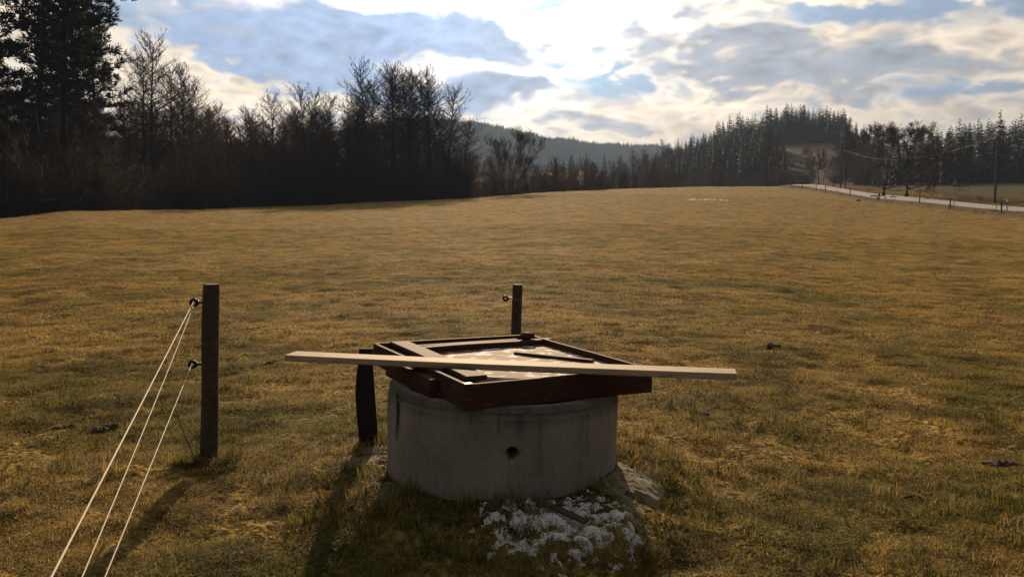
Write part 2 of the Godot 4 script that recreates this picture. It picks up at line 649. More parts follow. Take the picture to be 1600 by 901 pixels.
# ---------------------------------------------------------------- ground
func turf_color(x: float, z: float, r: float, th: float) -> Color:
	var a := n_low.get_noise_2d(x * 2.0, z * 2.0)
	var b := n_mid.get_noise_2d(x * 1.1, z * 1.1 + 40.0)
	var d := n_mid.get_noise_2d(x * 3.1, z * 3.1 + 80.0)
	var dry := Color(0.35, 0.238, 0.074).lerp(Color(0.41, 0.285, 0.096), 0.5 + a)
	var green := Color(0.135, 0.125, 0.030)
	var bare := Color(0.085, 0.055, 0.026)
	var c := dry.lerp(green, clampf(0.22 + 0.6 * b + 0.35 * a, 0.0, 0.8) * lerpf(1.0, 0.55, sm(10.0, 45.0, r)))
	c = c.lerp(bare, sm(0.22, 0.5, d + 0.3 * b) * 0.75)
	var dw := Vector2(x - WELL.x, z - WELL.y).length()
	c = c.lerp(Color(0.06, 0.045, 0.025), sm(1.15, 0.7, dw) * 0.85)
	if r > 40.0:
		var col := columns(th)
		var s := road_side(x, z)
		var past := sm(-2.0, 6.0, r - col[0])
		var litter := Color(0.085, 0.058, 0.040)
		if th < 17.5:
			c = c.lerp(litter * (0.6 if th > -8.0 else 1.0), past)
		else:
			var meadow := Color(0.10, 0.10, 0.028).lerp(Color(0.13, 0.11, 0.04), 0.5 + a)
			var bank := Color(0.30, 0.215, 0.115)
			if s > 1.5 and s < 200.0:
				c = meadow.lerp(bank, sm(13.0, 6.0, s + 3.0 * b) * (1.0 - 0.5 * absf(d)))
			elif s > -6.0:
				c = c.lerp(Color(0.16, 0.13, 0.09), sm(-6.0, -3.5, s))
			var wood := sm(200.0, 212.0, r) if th > 22.0 else sm(222.0, 236.0, r)
			c = c.lerp(litter, wood)
			var clear := sm(16.9, 18.6, th + 1.6 * b + a) * sm(22.4, 20.8, th + 1.6 * b + a) * sm(300.0, 320.0, r) * sm(470.0, 452.0, r)
			c = c.lerp(Color(0.105, 0.080, 0.058), clear)
		var patch := sm(11.6, 12.2, th) * sm(15.4, 14.6, th) * sm(262.0, 275.0, r) * sm(330.0, 315.0, r)
		c = c.lerp(Color(0.17, 0.115, 0.075), patch)
	return c


func make_land() -> void:
	var angles := PackedFloat32Array()
	var a := -180.0
	while a < 180.0:
		angles.append(a)
		var f := absf(a + 0.001)
		a += 0.16 if f < 34.0 else 0.5 if f < 60.0 else 3.0
	angles.append(180.0)
	var radii := PackedFloat32Array([0.0, 0.6, 1.2, 1.8])
	var r := 2.3
	while r < 700.0:
		radii.append(r)
		r *= 1.0 + (0.0085 if r < 60.0 else 0.014 if r < 260.0 else 0.05)
	for q in [800.0, 1000.0, 1400.0, 2200.0, 4000.0, 7000.0]:
		radii.append(q)
	var m := Mesher.new()
	m.colored = true
	var na := angles.size()
	var bounds := {}
	for q in radii:
		for t in angles:
			var x := sin(deg_to_rad(t)) * q
			var z := -cos(deg_to_rad(t)) * q
			var front: bool = absf(t) < 62.0
			var y: float = ground(x, z) if front and q < 260.0 else land(x, z)
			if q > 900.0:
				y = lerpf(y, -6.0, sm(900.0, 2200.0, q))
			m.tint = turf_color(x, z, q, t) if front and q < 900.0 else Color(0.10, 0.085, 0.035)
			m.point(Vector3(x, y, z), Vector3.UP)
	for k in radii.size() - 1:
		for t in na - 1:
			var p := k * na + t
			m.i.append(p); m.i.append(p + na); m.i.append(p + na + 1)
			if k > 0:
				m.i.append(p); m.i.append(p + na + 1); m.i.append(p + 1)
	# order so that the front faces look up
	var g := (m.v[m.i[1]] - m.v[m.i[0]]).cross(m.v[m.i[2]] - m.v[m.i[0]])
	var o := put("field", m.mesh(true), M.turf)
	tag(o, "rough grazed meadow of dry tan grass rising gently to the woods", "", "", "structure")


func make_road() -> void:
	var m := Mesher.new()
	var n := 110
	var across := 6
	for k in n + 1:
		var along := lerpf(-72.0, 175.0, float(k) / n)
		for j in across + 1:
			var s := lerpf(-2.7, 2.9, float(j) / across)
			var p := ROAD_A + ROAD_DIR * along + Vector2(-ROAD_DIR.y, ROAD_DIR.x) * s
			m.point(Vector3(p.x, land(p.x, p.y) + 0.05 - 0.006 * s * s, p.y), Vector3.UP)
	for k in n:
		for j in across:
			var p := k * (across + 1) + j
			m.quad(p, p + 1, p + across + 2, p + across + 1)
	tag(put("road", m.mesh(true), M.road), "pale narrow country road running uphill along the right edge of the field", "", "", "structure")


# ---------------------------------------------------------------- far hill
func ridge(az: float) -> float:    # height of the far wooded ridge, 2 km off, by bearing
	var pts := [[-60.0, 120.0], [-25.0, 130.0], [-12.0, 185.0], [-6.0, 218.0], [-3.2, 213.0], [0.0, 191.0], [2.6, 171.0], [6.0, 158.0], [8.6, 150.0], [14.0, 138.0], [30.0, 110.0], [60.0, 80.0]]
	for k in pts.size() - 1:
		if az <= pts[k + 1][0]:
			return lerpf(pts[k][1], pts[k + 1][1], clampf((az - pts[k][0]) / (pts[k + 1][0] - pts[k][0]), 0, 1))
	return 80.0


func far_height(az: float, t: float) -> float:
	var u := sin(clampf(t, 0, 1) * PI * 0.5)
	if t > 1.0:
		u = 1.0 - 0.5 * (t - 1.0) * (t - 1.0)
	return (ridge(az) + 5.0 * n_low.get_noise_2d(az * 6.0, 3.0)) * u - 8.0 + 9.0 * n_low.get_noise_2d(az * 8.0, t * 25.0) * minf(t, 1.0)


func make_far_hill() -> void:
	var m := Mesher.new()
	var na := 200
	var nt := 34
	for k in nt + 1:
		var t := 1.5 * k / nt
		var r := 1100.0 + 1000.0 * t
		for j in na + 1:
			var az := lerpf(-55.0, 55.0, float(j) / na)
			m.point(Vector3(sin(deg_to_rad(az)) * r, far_height(az, t), -cos(deg_to_rad(az)) * r), Vector3.UP)
	for k in nt:
		for j in na:
			var p := k * (na + 1) + j
			m.quad(p, p + 1, p + na + 2, p + na + 1)
	var hm := mat("hill_floor", Color(0.030, 0.034, 0.022), 0.95)
	tag(put("far_hill", m.mesh(true), hm), "long far hill covered in forest, blue with haze", "", "", "structure")
	# its forest: far too many and too small to count
	var cone := Mesher.new()
	cone.colored = true
	for ring in 3:
		var y0 := 3.0 + ring * 5.0
		var rad := 3.4 - ring * 0.9
		cone.tint = Color(0.022, 0.034, 0.020)
		for q in 6:
			var w0 := TAU * q / 6.0
			var w1 := TAU * (q + 1) / 6.0
			var o := Vector3(cos((w0 + w1) / 2), 0.4, sin((w0 + w1) / 2)).normalized()
			var at := cone.v.size()
			cone.point(Vector3(cos(w0) * rad, y0, sin(w0) * rad), o)
			cone.point(Vector3(cos(w1) * rad, y0, sin(w1) * rad), o)
			cone.point(Vector3(0, y0 + 8.0 + ring, 0), o)
			cone.tri(at, at + 1, at + 2)
	var spots := []
	rng.seed = 301
	for k in 21000:
		var az := rr(-14.0, 16.0)
		var t := rng.randf()
		t = 0.12 + 0.9 * t
		if k < 1800:
			t = rr(0.93, 1.03)
		var r := 1100.0 + 1000.0 * t
		spots.append([Vector3(sin(deg_to_rad(az)) * r, far_height(az, t) - 1.0, -cos(deg_to_rad(az)) * r), rr(0.5, 0.85)])
	var mm := MultiMesh.new()
	mm.transform_format = MultiMesh.TRANSFORM_3D
	mm.use_colors = true
	mm.mesh = cone.mesh()
	mm.instance_count = spots.size()
	for k in spots.size():
		var sc: float = spots[k][1]
		mm.set_instance_transform(k, Transform3D(Basis.from_euler(Vector3(0, rng.randf() * TAU, 0)).scaled(Vector3(sc, sc * rr(0.85, 1.2), sc)), spots[k][0]))
		var t := rr(0.75, 1.3)
		mm.set_instance_color(k, Color(t * rr(0.9, 1.3), t, t * 0.95))
	var o := MultiMeshInstance3D.new()
	o.name = "distant_forest"
	o.multimesh = mm
	o.material_override = M.far_trees
	add_child(o)
	tag(o, "distant conifer forest covering the hazy blue hill", "", "", "stuff")


# ---------------------------------------------------------------- trees
func limb(m: Mesher, from: Vector3, dir: Vector3, length: float, r0: float, segs: int, lift: float, wander: float, sides: int) -> PackedVector3Array:
	var ps := PackedVector3Array([from])
	var rs := PackedFloat32Array([r0])
	var d := dir.normalized()
	for k in segs:
		d = (d + Vector3(rr(-1, 1), rr(-1, 1), rr(-1, 1)) * wander + Vector3.UP * lift).normalized()
		ps.append(ps[-1] + d * length / segs)
		rs.append(maxf(r0 * (1.0 - 0.85 * (k + 1.0) / segs), 0.008))
	for k in segs:
		m.tube(ps[k], ps[k + 1], rs[k], rs[k + 1], sides)
	return ps


func side_dir(d: Vector3, spread: float) -> Vector3:
	var s := d.cross(Vector3(rr(-1, 1), rr(-1, 1), rr(-1, 1))).normalized()
	return (d * cos(spread) + s * sin(spread)).normalized()


func twigs(m: Mesher, ps: PackedVector3Array, per: float, length: float, sub: int, thin: float) -> void:
	for k in range(1, ps.size()):
		var d := (ps[k] - ps[k - 1]).normalized()
		var count := int(per + rng.randf())
		for j in count:
			var p := ps[k - 1].lerp(ps[k], rng.randf())
			var l := length * rr(0.5, 1.15) * (1.15 - 0.45 * float(k) / ps.size())
			var dd := side_dir(d, rr(0.5, 1.0)) + Vector3.UP * 0.2
			var tw := limb(m, p, dd, l, thin * 1.6, 2, 0.1, 0.2, 3)
			for q in sub:
				var b := rng.randi_range(1, 2)
				var e := tw[b - 1].lerp(tw[b], rng.randf())
				var d2 := side_dir((tw[b] - tw[b - 1]).normalized(), rr(0.4, 0.95)) + Vector3.UP * 0.1
				m.tube(e, e + d2.normalized() * l * rr(0.3, 0.6), thin, thin * 0.5, 3)


# a tree with one stem to the top (alder, aspen): [trunk mesh, crown mesh]
func leader_tree(seed_: int, tall: float, from: float, spread: float, count: int, per := 2.7, sub := 4) -> Array:
	rng.seed = seed_
	var t := Mesher.new()
	var c := Mesher.new()
	var trunk := PackedVector3Array([Vector3.ZERO])
	var rad := PackedFloat32Array([tall * 0.011])
	var n := 12
	var drift := Vector3.ZERO
	for k in n:
		drift += Vector3(rr(-1, 1), 0, rr(-1, 1)) * 0.045
		trunk.append(trunk[-1] + (Vector3.UP + drift).normalized() * tall / n)
		rad.append(maxf(tall * 0.010 * pow(1.0 - (k + 1.0) / n, 0.8), 0.016))
	for k in n:
		t.tube(trunk[k], trunk[k + 1], rad[k], rad[k + 1], 7)
	for k in count:
		var q := from + (0.985 - from) * pow((k + rng.randf()) / count, 0.85)
		var at := q * n
		var b := mini(int(at), n - 1)
		var p := trunk[b].lerp(trunk[b + 1], at - b)
		var u := (q - from) / (1.0 - from)
		var l := tall * spread * (0.35 + 1.0 * sin(PI * pow(1.0 - u, 0.75) * 0.62)) * rr(0.55, 1.1)
		var az := k * 2.39996 + rr(-0.4, 0.4)
		var up := lerpf(0.12, 1.1, u * u) + rr(-0.15, 0.25)
		var br := limb(c, p, Vector3(cos(az), up, sin(az)), l, 0.012 + l * 0.011, 5, 0.04, 0.17, 4)
		twigs(c, br, per, l * 0.36, sub, 0.011)
	return [t.mesh(), c.mesh()]


# a tree whose stem divides low into a broad crown: [trunk, crown]
func broad_tree(seed_: int, tall: float, bole: float, angle: float, levels: int, stems := 1, sub := 3) -> Array:
	rng.seed = seed_
	var t := Mesher.new()
	var c := Mesher.new()
	for s in stems:
		var lean := Vector3(rr(-1, 1), 0, rr(-1, 1)) * (0.04 if stems == 1 else 0.42)
		var base := Vector3(rr(-0.2, 0.2), 0, rr(-0.2, 0.2)) * (0.0 if stems == 1 else 1.0)
		var r0 := tall * (0.021 if stems == 1 else 0.011)
		var ps := limb(t, base, Vector3.UP + lean, tall * bole, r0 * 1.35, 4, 0.03, 0.05, 7)
		split(c, ps[-1], (ps[-1] - ps[-2]).normalized(), tall * (1.0 - bole) * 0.40, r0 * 0.8, angle, levels, sub)
		for q in 2:
			split(c, ps[-2].lerp(ps[-1], 0.5 + 0.4 * q), side_dir((ps[-1] - ps[-2]).normalized(), angle * 1.5), tall * (1.0 - bole) * 0.34, r0 * 0.55, angle, levels - 1, sub)
	return [t.mesh(), c.mesh()]


func split(m: Mesher, p: Vector3, d: Vector3, l: float, r: float, angle: float, levels: int, sub: int) -> void:
	var ps := limb(m, p, d, l, r, 3, 0.06, 0.14, 5 if r > 0.05 else 3)
	if levels <= 2:
		twigs(m, ps, 1.6, l * 0.75, sub, 0.011)
	if levels == 0:
		return
	var e := (ps[-1] - ps[-2]).normalized()
	for k in 2 + int(rng.randf() < 0.45):
		split(m, ps[-1], side_dir(e, angle * rr(0.5, 1.2)) + Vector3.UP * 0.08, l * rr(0.66, 0.86), maxf(r * 0.62, 0.012), angle, levels - 1, sub)


func shrub(seed_: int, tall: float, stems: int) -> Array:
	rng.seed = seed_
	var c := Mesher.new()
	for k in stems:
		var az := rng.randf() * TAU
		var lean := rr(0.05, 0.75)
		var ps := limb(c, Vector3(cos(az), 0, sin(az)) * rr(0.0, 0.5), Vector3(cos(az) * lean, 1, sin(az) * lean), tall * rr(0.55, 1.05), 0.03, 5, 0.0, 0.16, 3)
		twigs(c, ps, 3.4, tall * 0.28, 4, 0.010)
	return [c.mesh()]


func needle_spray(m: Mesher, p: Vector3, d: Vector3, size: float, blades: int) -> void:
	var shade := rr(0.65, 1.35)
	m.tint = Color(0.040 * shade, 0.046 * shade, 0.022 * shade)
	for k in blades:
		var o := (d * 0.7 + Vector3(rr(-1, 1), rr(-0.7, 0.9), rr(-1, 1))).normalized()
		var s := o.cross(Vector3(rr(-1, 1), rr(-1, 1), rr(-1, 1))).normalized() * size * 0.17
		var q := p + Vector3(rr(-1, 1), rr(-1, 1), rr(-1, 1)) * size * 0.25
		var nn := s.cross(o).normalized()
		var at := m.v.size()
		m.point(q - s * 0.5, nn)
		m.point(q + s * 0.5, nn)
		m.point(q + o * size + s * 0.3, nn)
		m.point(q + o * size * 0.9 - s * 0.4, nn)
		m.i.append(at); m.i.append(at + 1); m.i.append(at + 2)
		m.i.append(at); m.i.append(at + 2); m.i.append(at + 3)


# scots pine: a bare stem below, ragged plates of needles above. [trunk, branches, needles]
func pine(seed_: int, tall: float, from: float, spread: float, count: int, size: float, blades: int) -> Array:
	rng.seed = seed_
	var t := Mesher.new()
	var b := Mesher.new()
	var c := Mesher.new()
	c.colored = true
	var n := 10
	var trunk := PackedVector3Array([Vector3.ZERO])
	var drift := Vector3.ZERO
	for k in n:
		drift += Vector3(rr(-1, 1), 0, rr(-1, 1)) * 0.02
		trunk.append(trunk[-1] + (Vector3.UP + drift).normalized() * tall / n)
		t.tube(trunk[k], trunk[k + 1], tall * 0.0115 * pow(1.0 - float(k) / n, 0.7) + 0.02, tall * 0.0115 * pow(1.0 - (k + 1.0) / n, 0.7) + 0.02, 8)
	for k in count:
		var u := (k + rng.randf()) / count
		var q := from + (0.99 - from) * u
		var at := q * n
		var j := mini(int(at), n - 1)
		var p := trunk[j].lerp(trunk[j + 1], at - j)
		var l := tall * spread * (0.25 + sin(PI * clampf(pow(1.0 - u, 0.8) * 0.8 + 0.05, 0, 1))) * rr(0.5, 1.1)
		var az := k * 2.39996 + rr(-0.5, 0.5)
		var ps := limb(b, p, Vector3(cos(az), lerpf(-0.1, 0.8, u) + rr(-0.2, 0.2), sin(az)), l, 0.02 + l * 0.012, 4, 0.05, 0.15, 4)
		for s in range(1, 5):
			var w := float(s) / 4.0
			var clumps := int(lerpf(1.0, 4.0, w) * l / (size * 3.0) + rng.randf())
			for e in clumps:
				var o := ps[s - 1].lerp(ps[s], rng.randf()) + Vector3(rr(-1, 1), rr(-0.25, 0.5), rr(-1, 1)) * l * 0.20 * w
				needle_spray(c, o, Vector3(cos(az), 0.5, sin(az)), size, blades)
	for e in 5:
		needle_spray(c, trunk[-1] + Vector3(rr(-0.3, 0.3), rr(-0.6, 0.1), rr(-0.3, 0.3)), Vector3.UP, size, blades)
	return [t.mesh(), b.mesh(), c.mesh()]


# spruce: whorls of drooping boughs to a point. [trunk, needles]
func spruce(seed_: int, tall: float, wide: float, whorls: int, low: float) -> Array:
	rng.seed = seed_
	var t := Mesher.new()
	var c := Mesher.new()
	c.colored = true
	t.tube(Vector3.ZERO, Vector3(0, tall * 0.98, 0), tall * 0.011, 0.02, 6)
	for k in whorls:
		var u := (k + rr(0.0, 0.6)) / whorls
		var y := tall * lerpf(low, 0.985, u)
		var l := tall * wide * pow(1.0 - u, 0.85) * rr(0.75, 1.15) + 0.25
		var n := int(lerpf(10, 5, u))
		for j in n:
			if rng.randf() < 0.12:
				continue
			var az := TAU * (j + rr(-0.35, 0.35)) / n + k * 1.3
			var ll := l * rr(0.6, 1.12)
			var d := Vector3(cos(az), 0, sin(az))
			var s := Vector3(-d.z, 0, d.x)
			var shade := rr(0.6, 1.35)
			c.tint = Color(0.016 * shade, 0.024 * shade, 0.013 * shade)
			var droop := rr(-0.35, -0.05) if u < 0.8 else rr(0.0, 0.5)
			var pos := Vector3(0, y + rr(-0.6, 0.6) * tall * 0.9 / whorls, 0)
			for e in 7:   # a bough is a row of hanging sprays
				var w0 := (e + 0.2) / 7.0
				var p := pos + (d + Vector3.UP * droop * w0) * ll * w0
				var hang := ll * 0.24 * rr(0.7, 1.3) + 0.1
				var wd := ll * 0.33 * (1.15 - w0 * 0.7)
				for side in [-1.0, 1.0]:
					var q: Vector3 = p + d * ll * rr(0.12, 0.3) + s * side * wd * rr(0.6, 1.2) - Vector3.UP * hang * rr(0.4, 1.1)
					var r: Vector3 = p + d * ll * 0.27 + Vector3.UP * 0.05 * ll * rr(-1, 1)
					var at := c.v.size()
					var nn: Vector3 = (Vector3.UP + d * 0.6 + s * side * 0.6).normalized()
					c.point(p, nn); c.point(q, nn); c.point(r, nn)
					c.tri(at, at + 1, at + 2)
	return [t.mesh(), c.mesh()]


var protos := {}

func proto(key: String, meshes: Array, names: Array, mats: Array) -> Node3D:
	var o := Node3D.new()
	for k in meshes.size():
		var mi := MeshInstance3D.new()
		mi.mesh = meshes[k]
		mi.material_override = mats[k]
		mi.name = names[k]
		if names[k] in ["branches", "needles", "stems", "crown"]:
			mi.set_meta("kind", "stuff")
		o.add_child(mi, true)
	protos[key] = o
	return o


func plant(key: String, called: String, p: Vector2, sc: float, label: String, category: String, group := "", sink := 0.15, lean := 0.03, tall := 1.0) -> Node3D:
	var o: Node3D = protos[key].duplicate()
	o.name = numbered(called)
	add_child(o)
	o.position = Vector3(p.x, land(p.x, p.y) - sink, p.y)
	o.rotation = Vector3(rr(-lean, lean), rng.randf() * TAU, rr(-lean, lean))
	o.scale = Vector3(sc, sc * tall, sc)
	return tag(o, label, category, group)


func polar(th: float, r: float) -> Vector2:
	return Vector2(sin(deg_to_rad(th)), -cos(deg_to_rad(th))) * r


func ordinal(k: int) -> String:
	var ones := ["", "first", "second", "third", "fourth", "fifth", "sixth", "seventh", "eighth", "ninth", "tenth", "eleventh", "twelfth", "thirteenth", "fourteenth", "fifteenth", "sixteenth", "seventeenth", "eighteenth", "nineteenth", "twentieth"]
	return ones[k] if k <= 20 else "twenty-" + ones[k - 20] if k < 30 else "thirtieth" if k == 30 else "thirty-" + ones[k - 30]


func th_of(x: float) -> float:
	return rad_to_deg(atan((x - 800.0) / 1331.0))


func make_woods() -> void:
	var tc := ["trunk", "crown"]
	var bt := [M.bark, M.twig]
	proto("alder0", leader_tree(101, 20.0, 0.38, 0.17, 62), tc, bt)
	proto("alder1", leader_tree(102, 20.0, 0.45, 0.14, 54), tc, bt)
	proto("alder2", leader_tree(103, 20.0, 0.30, 0.20, 66), tc, bt)
	proto("alder3", leader_tree(104, 20.0, 0.55, 0.15, 44), tc, bt)
	proto("poplar0", leader_tree(105, 20.0, 0.20, 0.15, 70), tc, bt)
	proto("broad0", broad_tree(111, 12.0, 0.20, 0.62, 5), tc, bt)
	proto("broad1", broad_tree(112, 12.0, 0.24, 0.55, 5), tc, bt)
	proto("crown0", broad_tree(114, 12.0, 0.13, 0.9, 6, 1, 5), tc, bt)
	proto("crown1", broad_tree(115, 12.0, 0.15, 0.85, 6, 1, 5), tc, bt)
	proto("fan", broad_tree(113, 10.0, 0.12, 0.36, 4, 4), tc, bt)
	proto("shrub0", shrub(121, 4.5, 16), ["stems"], [M.shrub_twig])
	proto("shrub1", shrub(122, 3.5, 18), ["stems"], [M.shrub_twig])
	proto("pale_shrub", shrub(123, 7.0, 9), ["stems"], [M.pale_bark])
	var pn := ["trunk", "branches", "needles"]
	var pm := [M.bark, M.bark, M.needles]
	proto("pine0", pine(131, 24.0, 0.36, 0.12, 54, 0.42, 9), pn, pm)
	proto("pine1", pine(132, 24.0, 0.46, 0.13, 48, 0.42, 9), pn, pm)
	proto("pine2", pine(133, 24.0, 0.30, 0.11, 58, 0.42, 9), pn, pm)
	var hp := [M.bark, M.bark, M.needles]
	proto("hillpine0", pine(141, 20.0, 0.32, 0.12, 60, 0.9, 8), pn, hp)
	proto("hillpine1", pine(142, 20.0, 0.45, 0.13, 54, 0.9, 8), pn, hp)
	var sp := [M.bark, M.needles]
	proto("spruce0", spruce(151, 20.0, 0.150, 34, 0.05), ["trunk", "needles"], sp)
	proto("spruce1", spruce(152, 20.0, 0.125, 36, 0.05), ["trunk", "needles"], sp)
	proto("spruce2", spruce(153, 20.0, 0.17, 32, 0.08), ["trunk", "needles"], sp)
	rng.seed = 500
	# --- left: tall pines
	var left_pines := [
		[-210, 78, 26], [-150, 70, 25], [-100, 92, 27], [-60, 72, 26], [-25, 90, 27], [18, 66, 27], [58, 76, 25], [96, 70, 29], [113, 82, 23], [138, 86, 24], [166, 94, 26.5]]
	for k in left_pines.size():
		var a: Array = left_pines[k]
		plant("pine%d" % (k % 3), "pine_tree", pix(a[0], a[1]), a[2] / 24.0, "%s tall dark pine with a bare trunk at the left edge" % ordinal(k + 1), "pine tree", "tall pines at the left edge of the wood")
	# --- left: tall bare trees that stand out against the sky: column, depth, height, kind
	var tall := [
		[228, 96, 18.5, "alder1"], [246, 100, 21.5, "alder0"], [268, 104, 19, "alder3"], [283, 98, 18, "alder1"], [302, 108, 18.0, "alder2"], [330, 112, 15.5, "alder0"],
		[352, 112, 14.0, "alder2"], [377, 118, 14.5, "alder1"], [412, 116, 14.4, "alder0"], [440, 118, 15.0, "alder3"], [462, 122, 14.6, "alder2"], [485, 118, 18.0, "alder0"],
		[500, 124, 18.0, "alder1"], [519, 120, 17.0, "alder3"], [556, 124, 18.0, "alder2"], [566, 133, 20.5, "alder1"], [575, 128, 22.5, "alder0"],
		[592, 132, 21.0, "alder3"], [606, 126, 22.0, "alder1"], [612, 138, 22.5, "alder3"], [621, 134, 23.4, "alder0"],
		[636, 128, 21.6, "alder3"], [644, 131, 21.5, "alder1"], [650, 136, 22.2, "alder2"], [664, 130, 21.9, "alder1"], [672, 138, 21.5, "alder3"],
		[679, 134, 21.0, "alder0"], [693, 130, 19.0, "alder2"], [706, 136, 17.5, "alder0"], [718, 132, 14.5, "alder2"],
		[733, 140, 11.5, "alder1"]]
	var nth := 0
	for a in tall:
		var boost := 1.12 if a[0] > 540 else 1.12 if a[0] > 320 and a[0] < 470 else 1.18 if a[0] > 470 else 1.16
		nth += 1
		plant(a[3], "bare_tree", pix(a[0], a[1]), a[2] * boost / 20.0, "%s from the left of the tall slender leafless trees rising above the left wood" % ordinal(nth), "bare tree", "tall leafless trees standing out of the left wood")
	var lone := plant("fan", "bare_tree", pix(794, 138), 0.98, "lone leafless tree with fanned branches in front of the far hill", "bare tree", "", 0.15, 0.0)
	# --- left: the mass of the wood behind the crest
	for k in 190:
		var th := lerpf(-46.0, -3.2, (k + rng.randf()) / 190.0)
		var c := columns(th)
		var r: float = c[0] + 7.0 + 90.0 * pow(rng.randf(), 0.9)
		# the crowns close at one height, so the trees up the slope behind are the shorter ones
		var q := polar(th, r)
		var reach := lerpf(0.128, 0.121, sm(-27.0, -22.0, th)) * lerpf(1.0, 0.52, sm(-6.5, -3.0, th))
		var high := clampf(CAM_H + reach * r * rr(0.84, 1.07) - land(q.x, q.y), 3.5, 18.0)
		var kind: String = ["alder0", "alder2", "poplar0", "poplar0", "broad1"][rng.randi() % 5]
		plant(kind, "wood_tree", polar(th, r), high / (20.5 if kind.begins_with("broad") else 20.0), "leafless tree in the thick of the dark wood on the left", "bare tree", "leafless trees massed in the left wood")
	for k in 120:
		var th := lerpf(-46.0, -2.5, (k + rng.randf()) / 120.0)
		var c := columns(th)
		var r: float = c[0] + 5.0 + 30.0 * pow(rng.randf(), 1.3)
		plant("shrub%d" % (k % 2), "bare_bush", polar(th, r), rr(1.3, 2.5), "brown leafless bush along the lower edge of the left wood", "bush", "leafless bushes along the left wood")
	for a in [[225, 84], [262, 86], [190, 82]]:
		plant("pale_shrub", "pale_bush", pix(a[0], a[1]), 1.15, "pale grey many-stemmed bush at the wood's edge beside the pines", "bush", "pale bushes at the edge of the left wood")
	# --- the wooded valley floor in the middle
	for k in 280:
		var th := lerpf(-5.0, 11.0, (k + rng.randf()) / 280.0)
		var c := columns(th)
		var r: float = c[0] + 10.0 + 260.0 * pow(rng.randf(), 1.6)
		plant(["alder0", "alder2", "poplar0", "broad0", "broad1", "poplar0"][rng.randi() % 6], "valley_tree", polar(th, r), rr(0.40, 0.56) * (1.0 + 0.5 * sm(200.0, 400.0, r)), "leafless tree in the hazy wooded valley below the far hill", "bare tree", "leafless trees in the hazy valley")
	for k in 110:
		var th := lerpf(-5.0, 17.0, (k + rng.randf()) / 110.0)
		var c := columns(th)
		plant("shrub%d" % (k % 2), "valley_bush", polar(th, c[0] + rr(6.0, 60.0)), rr(1.2, 1.9), "leafless bush just beyond the crest of the field", "bush", "bushes beyond the crest of the field")
	for k in 16:
		plant("spruce%d" % (k % 3), "valley_spruce", polar(rr(2.5, 8.5), rr(420.0, 620.0)), rr(0.45, 0.7), "dark conifer among the bare trees of the hazy valley", "conifer", "conifers in the hazy valley")
	# --- right: the conifer wood on the hill
	var kinds := ["spruce0", "spruce1", "spruce2", "spruce0", "spruce1", "spruce0", "spruce2", "spruce1"]
	for k in 298:
		var x := lerpf(1003.0, 1352.0, (k + rng.randf()) / 298.0)
		var th := th_of(x)
		var r := rr(448.0, 500.0)
		if (x < 1195.0 or x > 1318.0) and k % 3 != 0:
			r = rr(300.0, 450.0)
		var high := rr(15.5, 21.0) * (0.8 if r < 445.0 else 1.0)
		if x < 1110.0: high *= 0.72
		if x > 1325.0: high *= 0.8
		plant(kinds[rng.randi() % 8], "hill_conifer", polar(th, r), high / 20.0, "dark conifer in the dense wood on top of the right hill", "conifer", "conifers of the wood on the right hill")
	for k in 150:
		var x := lerpf(1000.0, 1225.0, (k + rng.randf()) / 150.0) if k % 4 else rr(1310.0, 1400.0)
		var high := rr(11.0, 15.0) * lerpf(0.75, 1.0, sm(1000.0, 1150.0, x))
		plant(kinds[rng.randi() % 8], "slope_conifer", polar(th_of(x), rr(285.0, 440.0)), high / 20.0, "dark conifer on the lower slope under the right hill wood", "conifer", "conifers on the slope of the right hill")
	for a in [[1352, 9], [1392, 13], [1409, 9], [1424, 12], [1434, 12.5], [1449, 13], [1462, 9], [1475, 13], [1372, 8], [1500, 12], [1520, 13]]:
		plant("hillpine%d" % (rng.randi() % 2), "skyline_pine", polar(th_of(a[0]), 458.0), a[1] / 20.0 * 1.15, "single pine with sky showing round it on the saddle of the right skyline", "pine tree", "scattered pines on the right skyline")
	for k in 12:
		plant("alder%d" % (k % 4), "skyline_tree", polar(th_of(rr(1345.0, 1470.0)), rr(462.0, 480.0)), rr(0.45, 0.62), "pale leafless tree between the pines on the right skyline", "bare tree", "leafless trees on the right skyline")
	# --- far right: wood behind the green meadow
	for k in 296:
		var th := lerpf(23.0, 42.0, (k + rng.randf()) / 296.0)
		var r := 212.0 + 110.0 * pow(rng.randf(), 1.2)
		var high := rr(12.5, 17.0) * (0.55 if r < 222.0 else 1.0)
		if th < 27.0: high *= lerpf(0.5, 1.0, (th - 23.0) / 4.0)
		plant(kinds[rng.randi() % 8], "wood_conifer", polar(th, r), high / 20.0, "dark conifer in the wood behind the green meadow on the right", "conifer", "conifers behind the right meadow")
	# --- right slope: bare trees and bushes below the hill wood
	for k in 46:
		var x := lerpf(1010.0, 1500.0, (k + rng.randf()) / 46.0)
		if x > 1205.0 and x < 1300.0 and rng.randf() < 0.6:
			continue
		plant(["broad0", "broad1", "alder2", "poplar0"][rng.randi() % 4], "slope_tree", polar(th_of(x), rr(245.0, 300.0)), rr(0.42, 0.62), "leafless tree on the brown slope below the right hill wood", "bare tree", "leafless trees on the right slope")
	for k in 44:
		plant("shrub%d" % (k % 2), "slope_bush", polar(th_of(rr(1100.0, 1480.0)), rr(228.0, 300.0)), rr(1.0, 1.7), "leafless bush on the slope below the right hill wood", "bush", "bushes on the right slope")
	for key in protos:
		pass


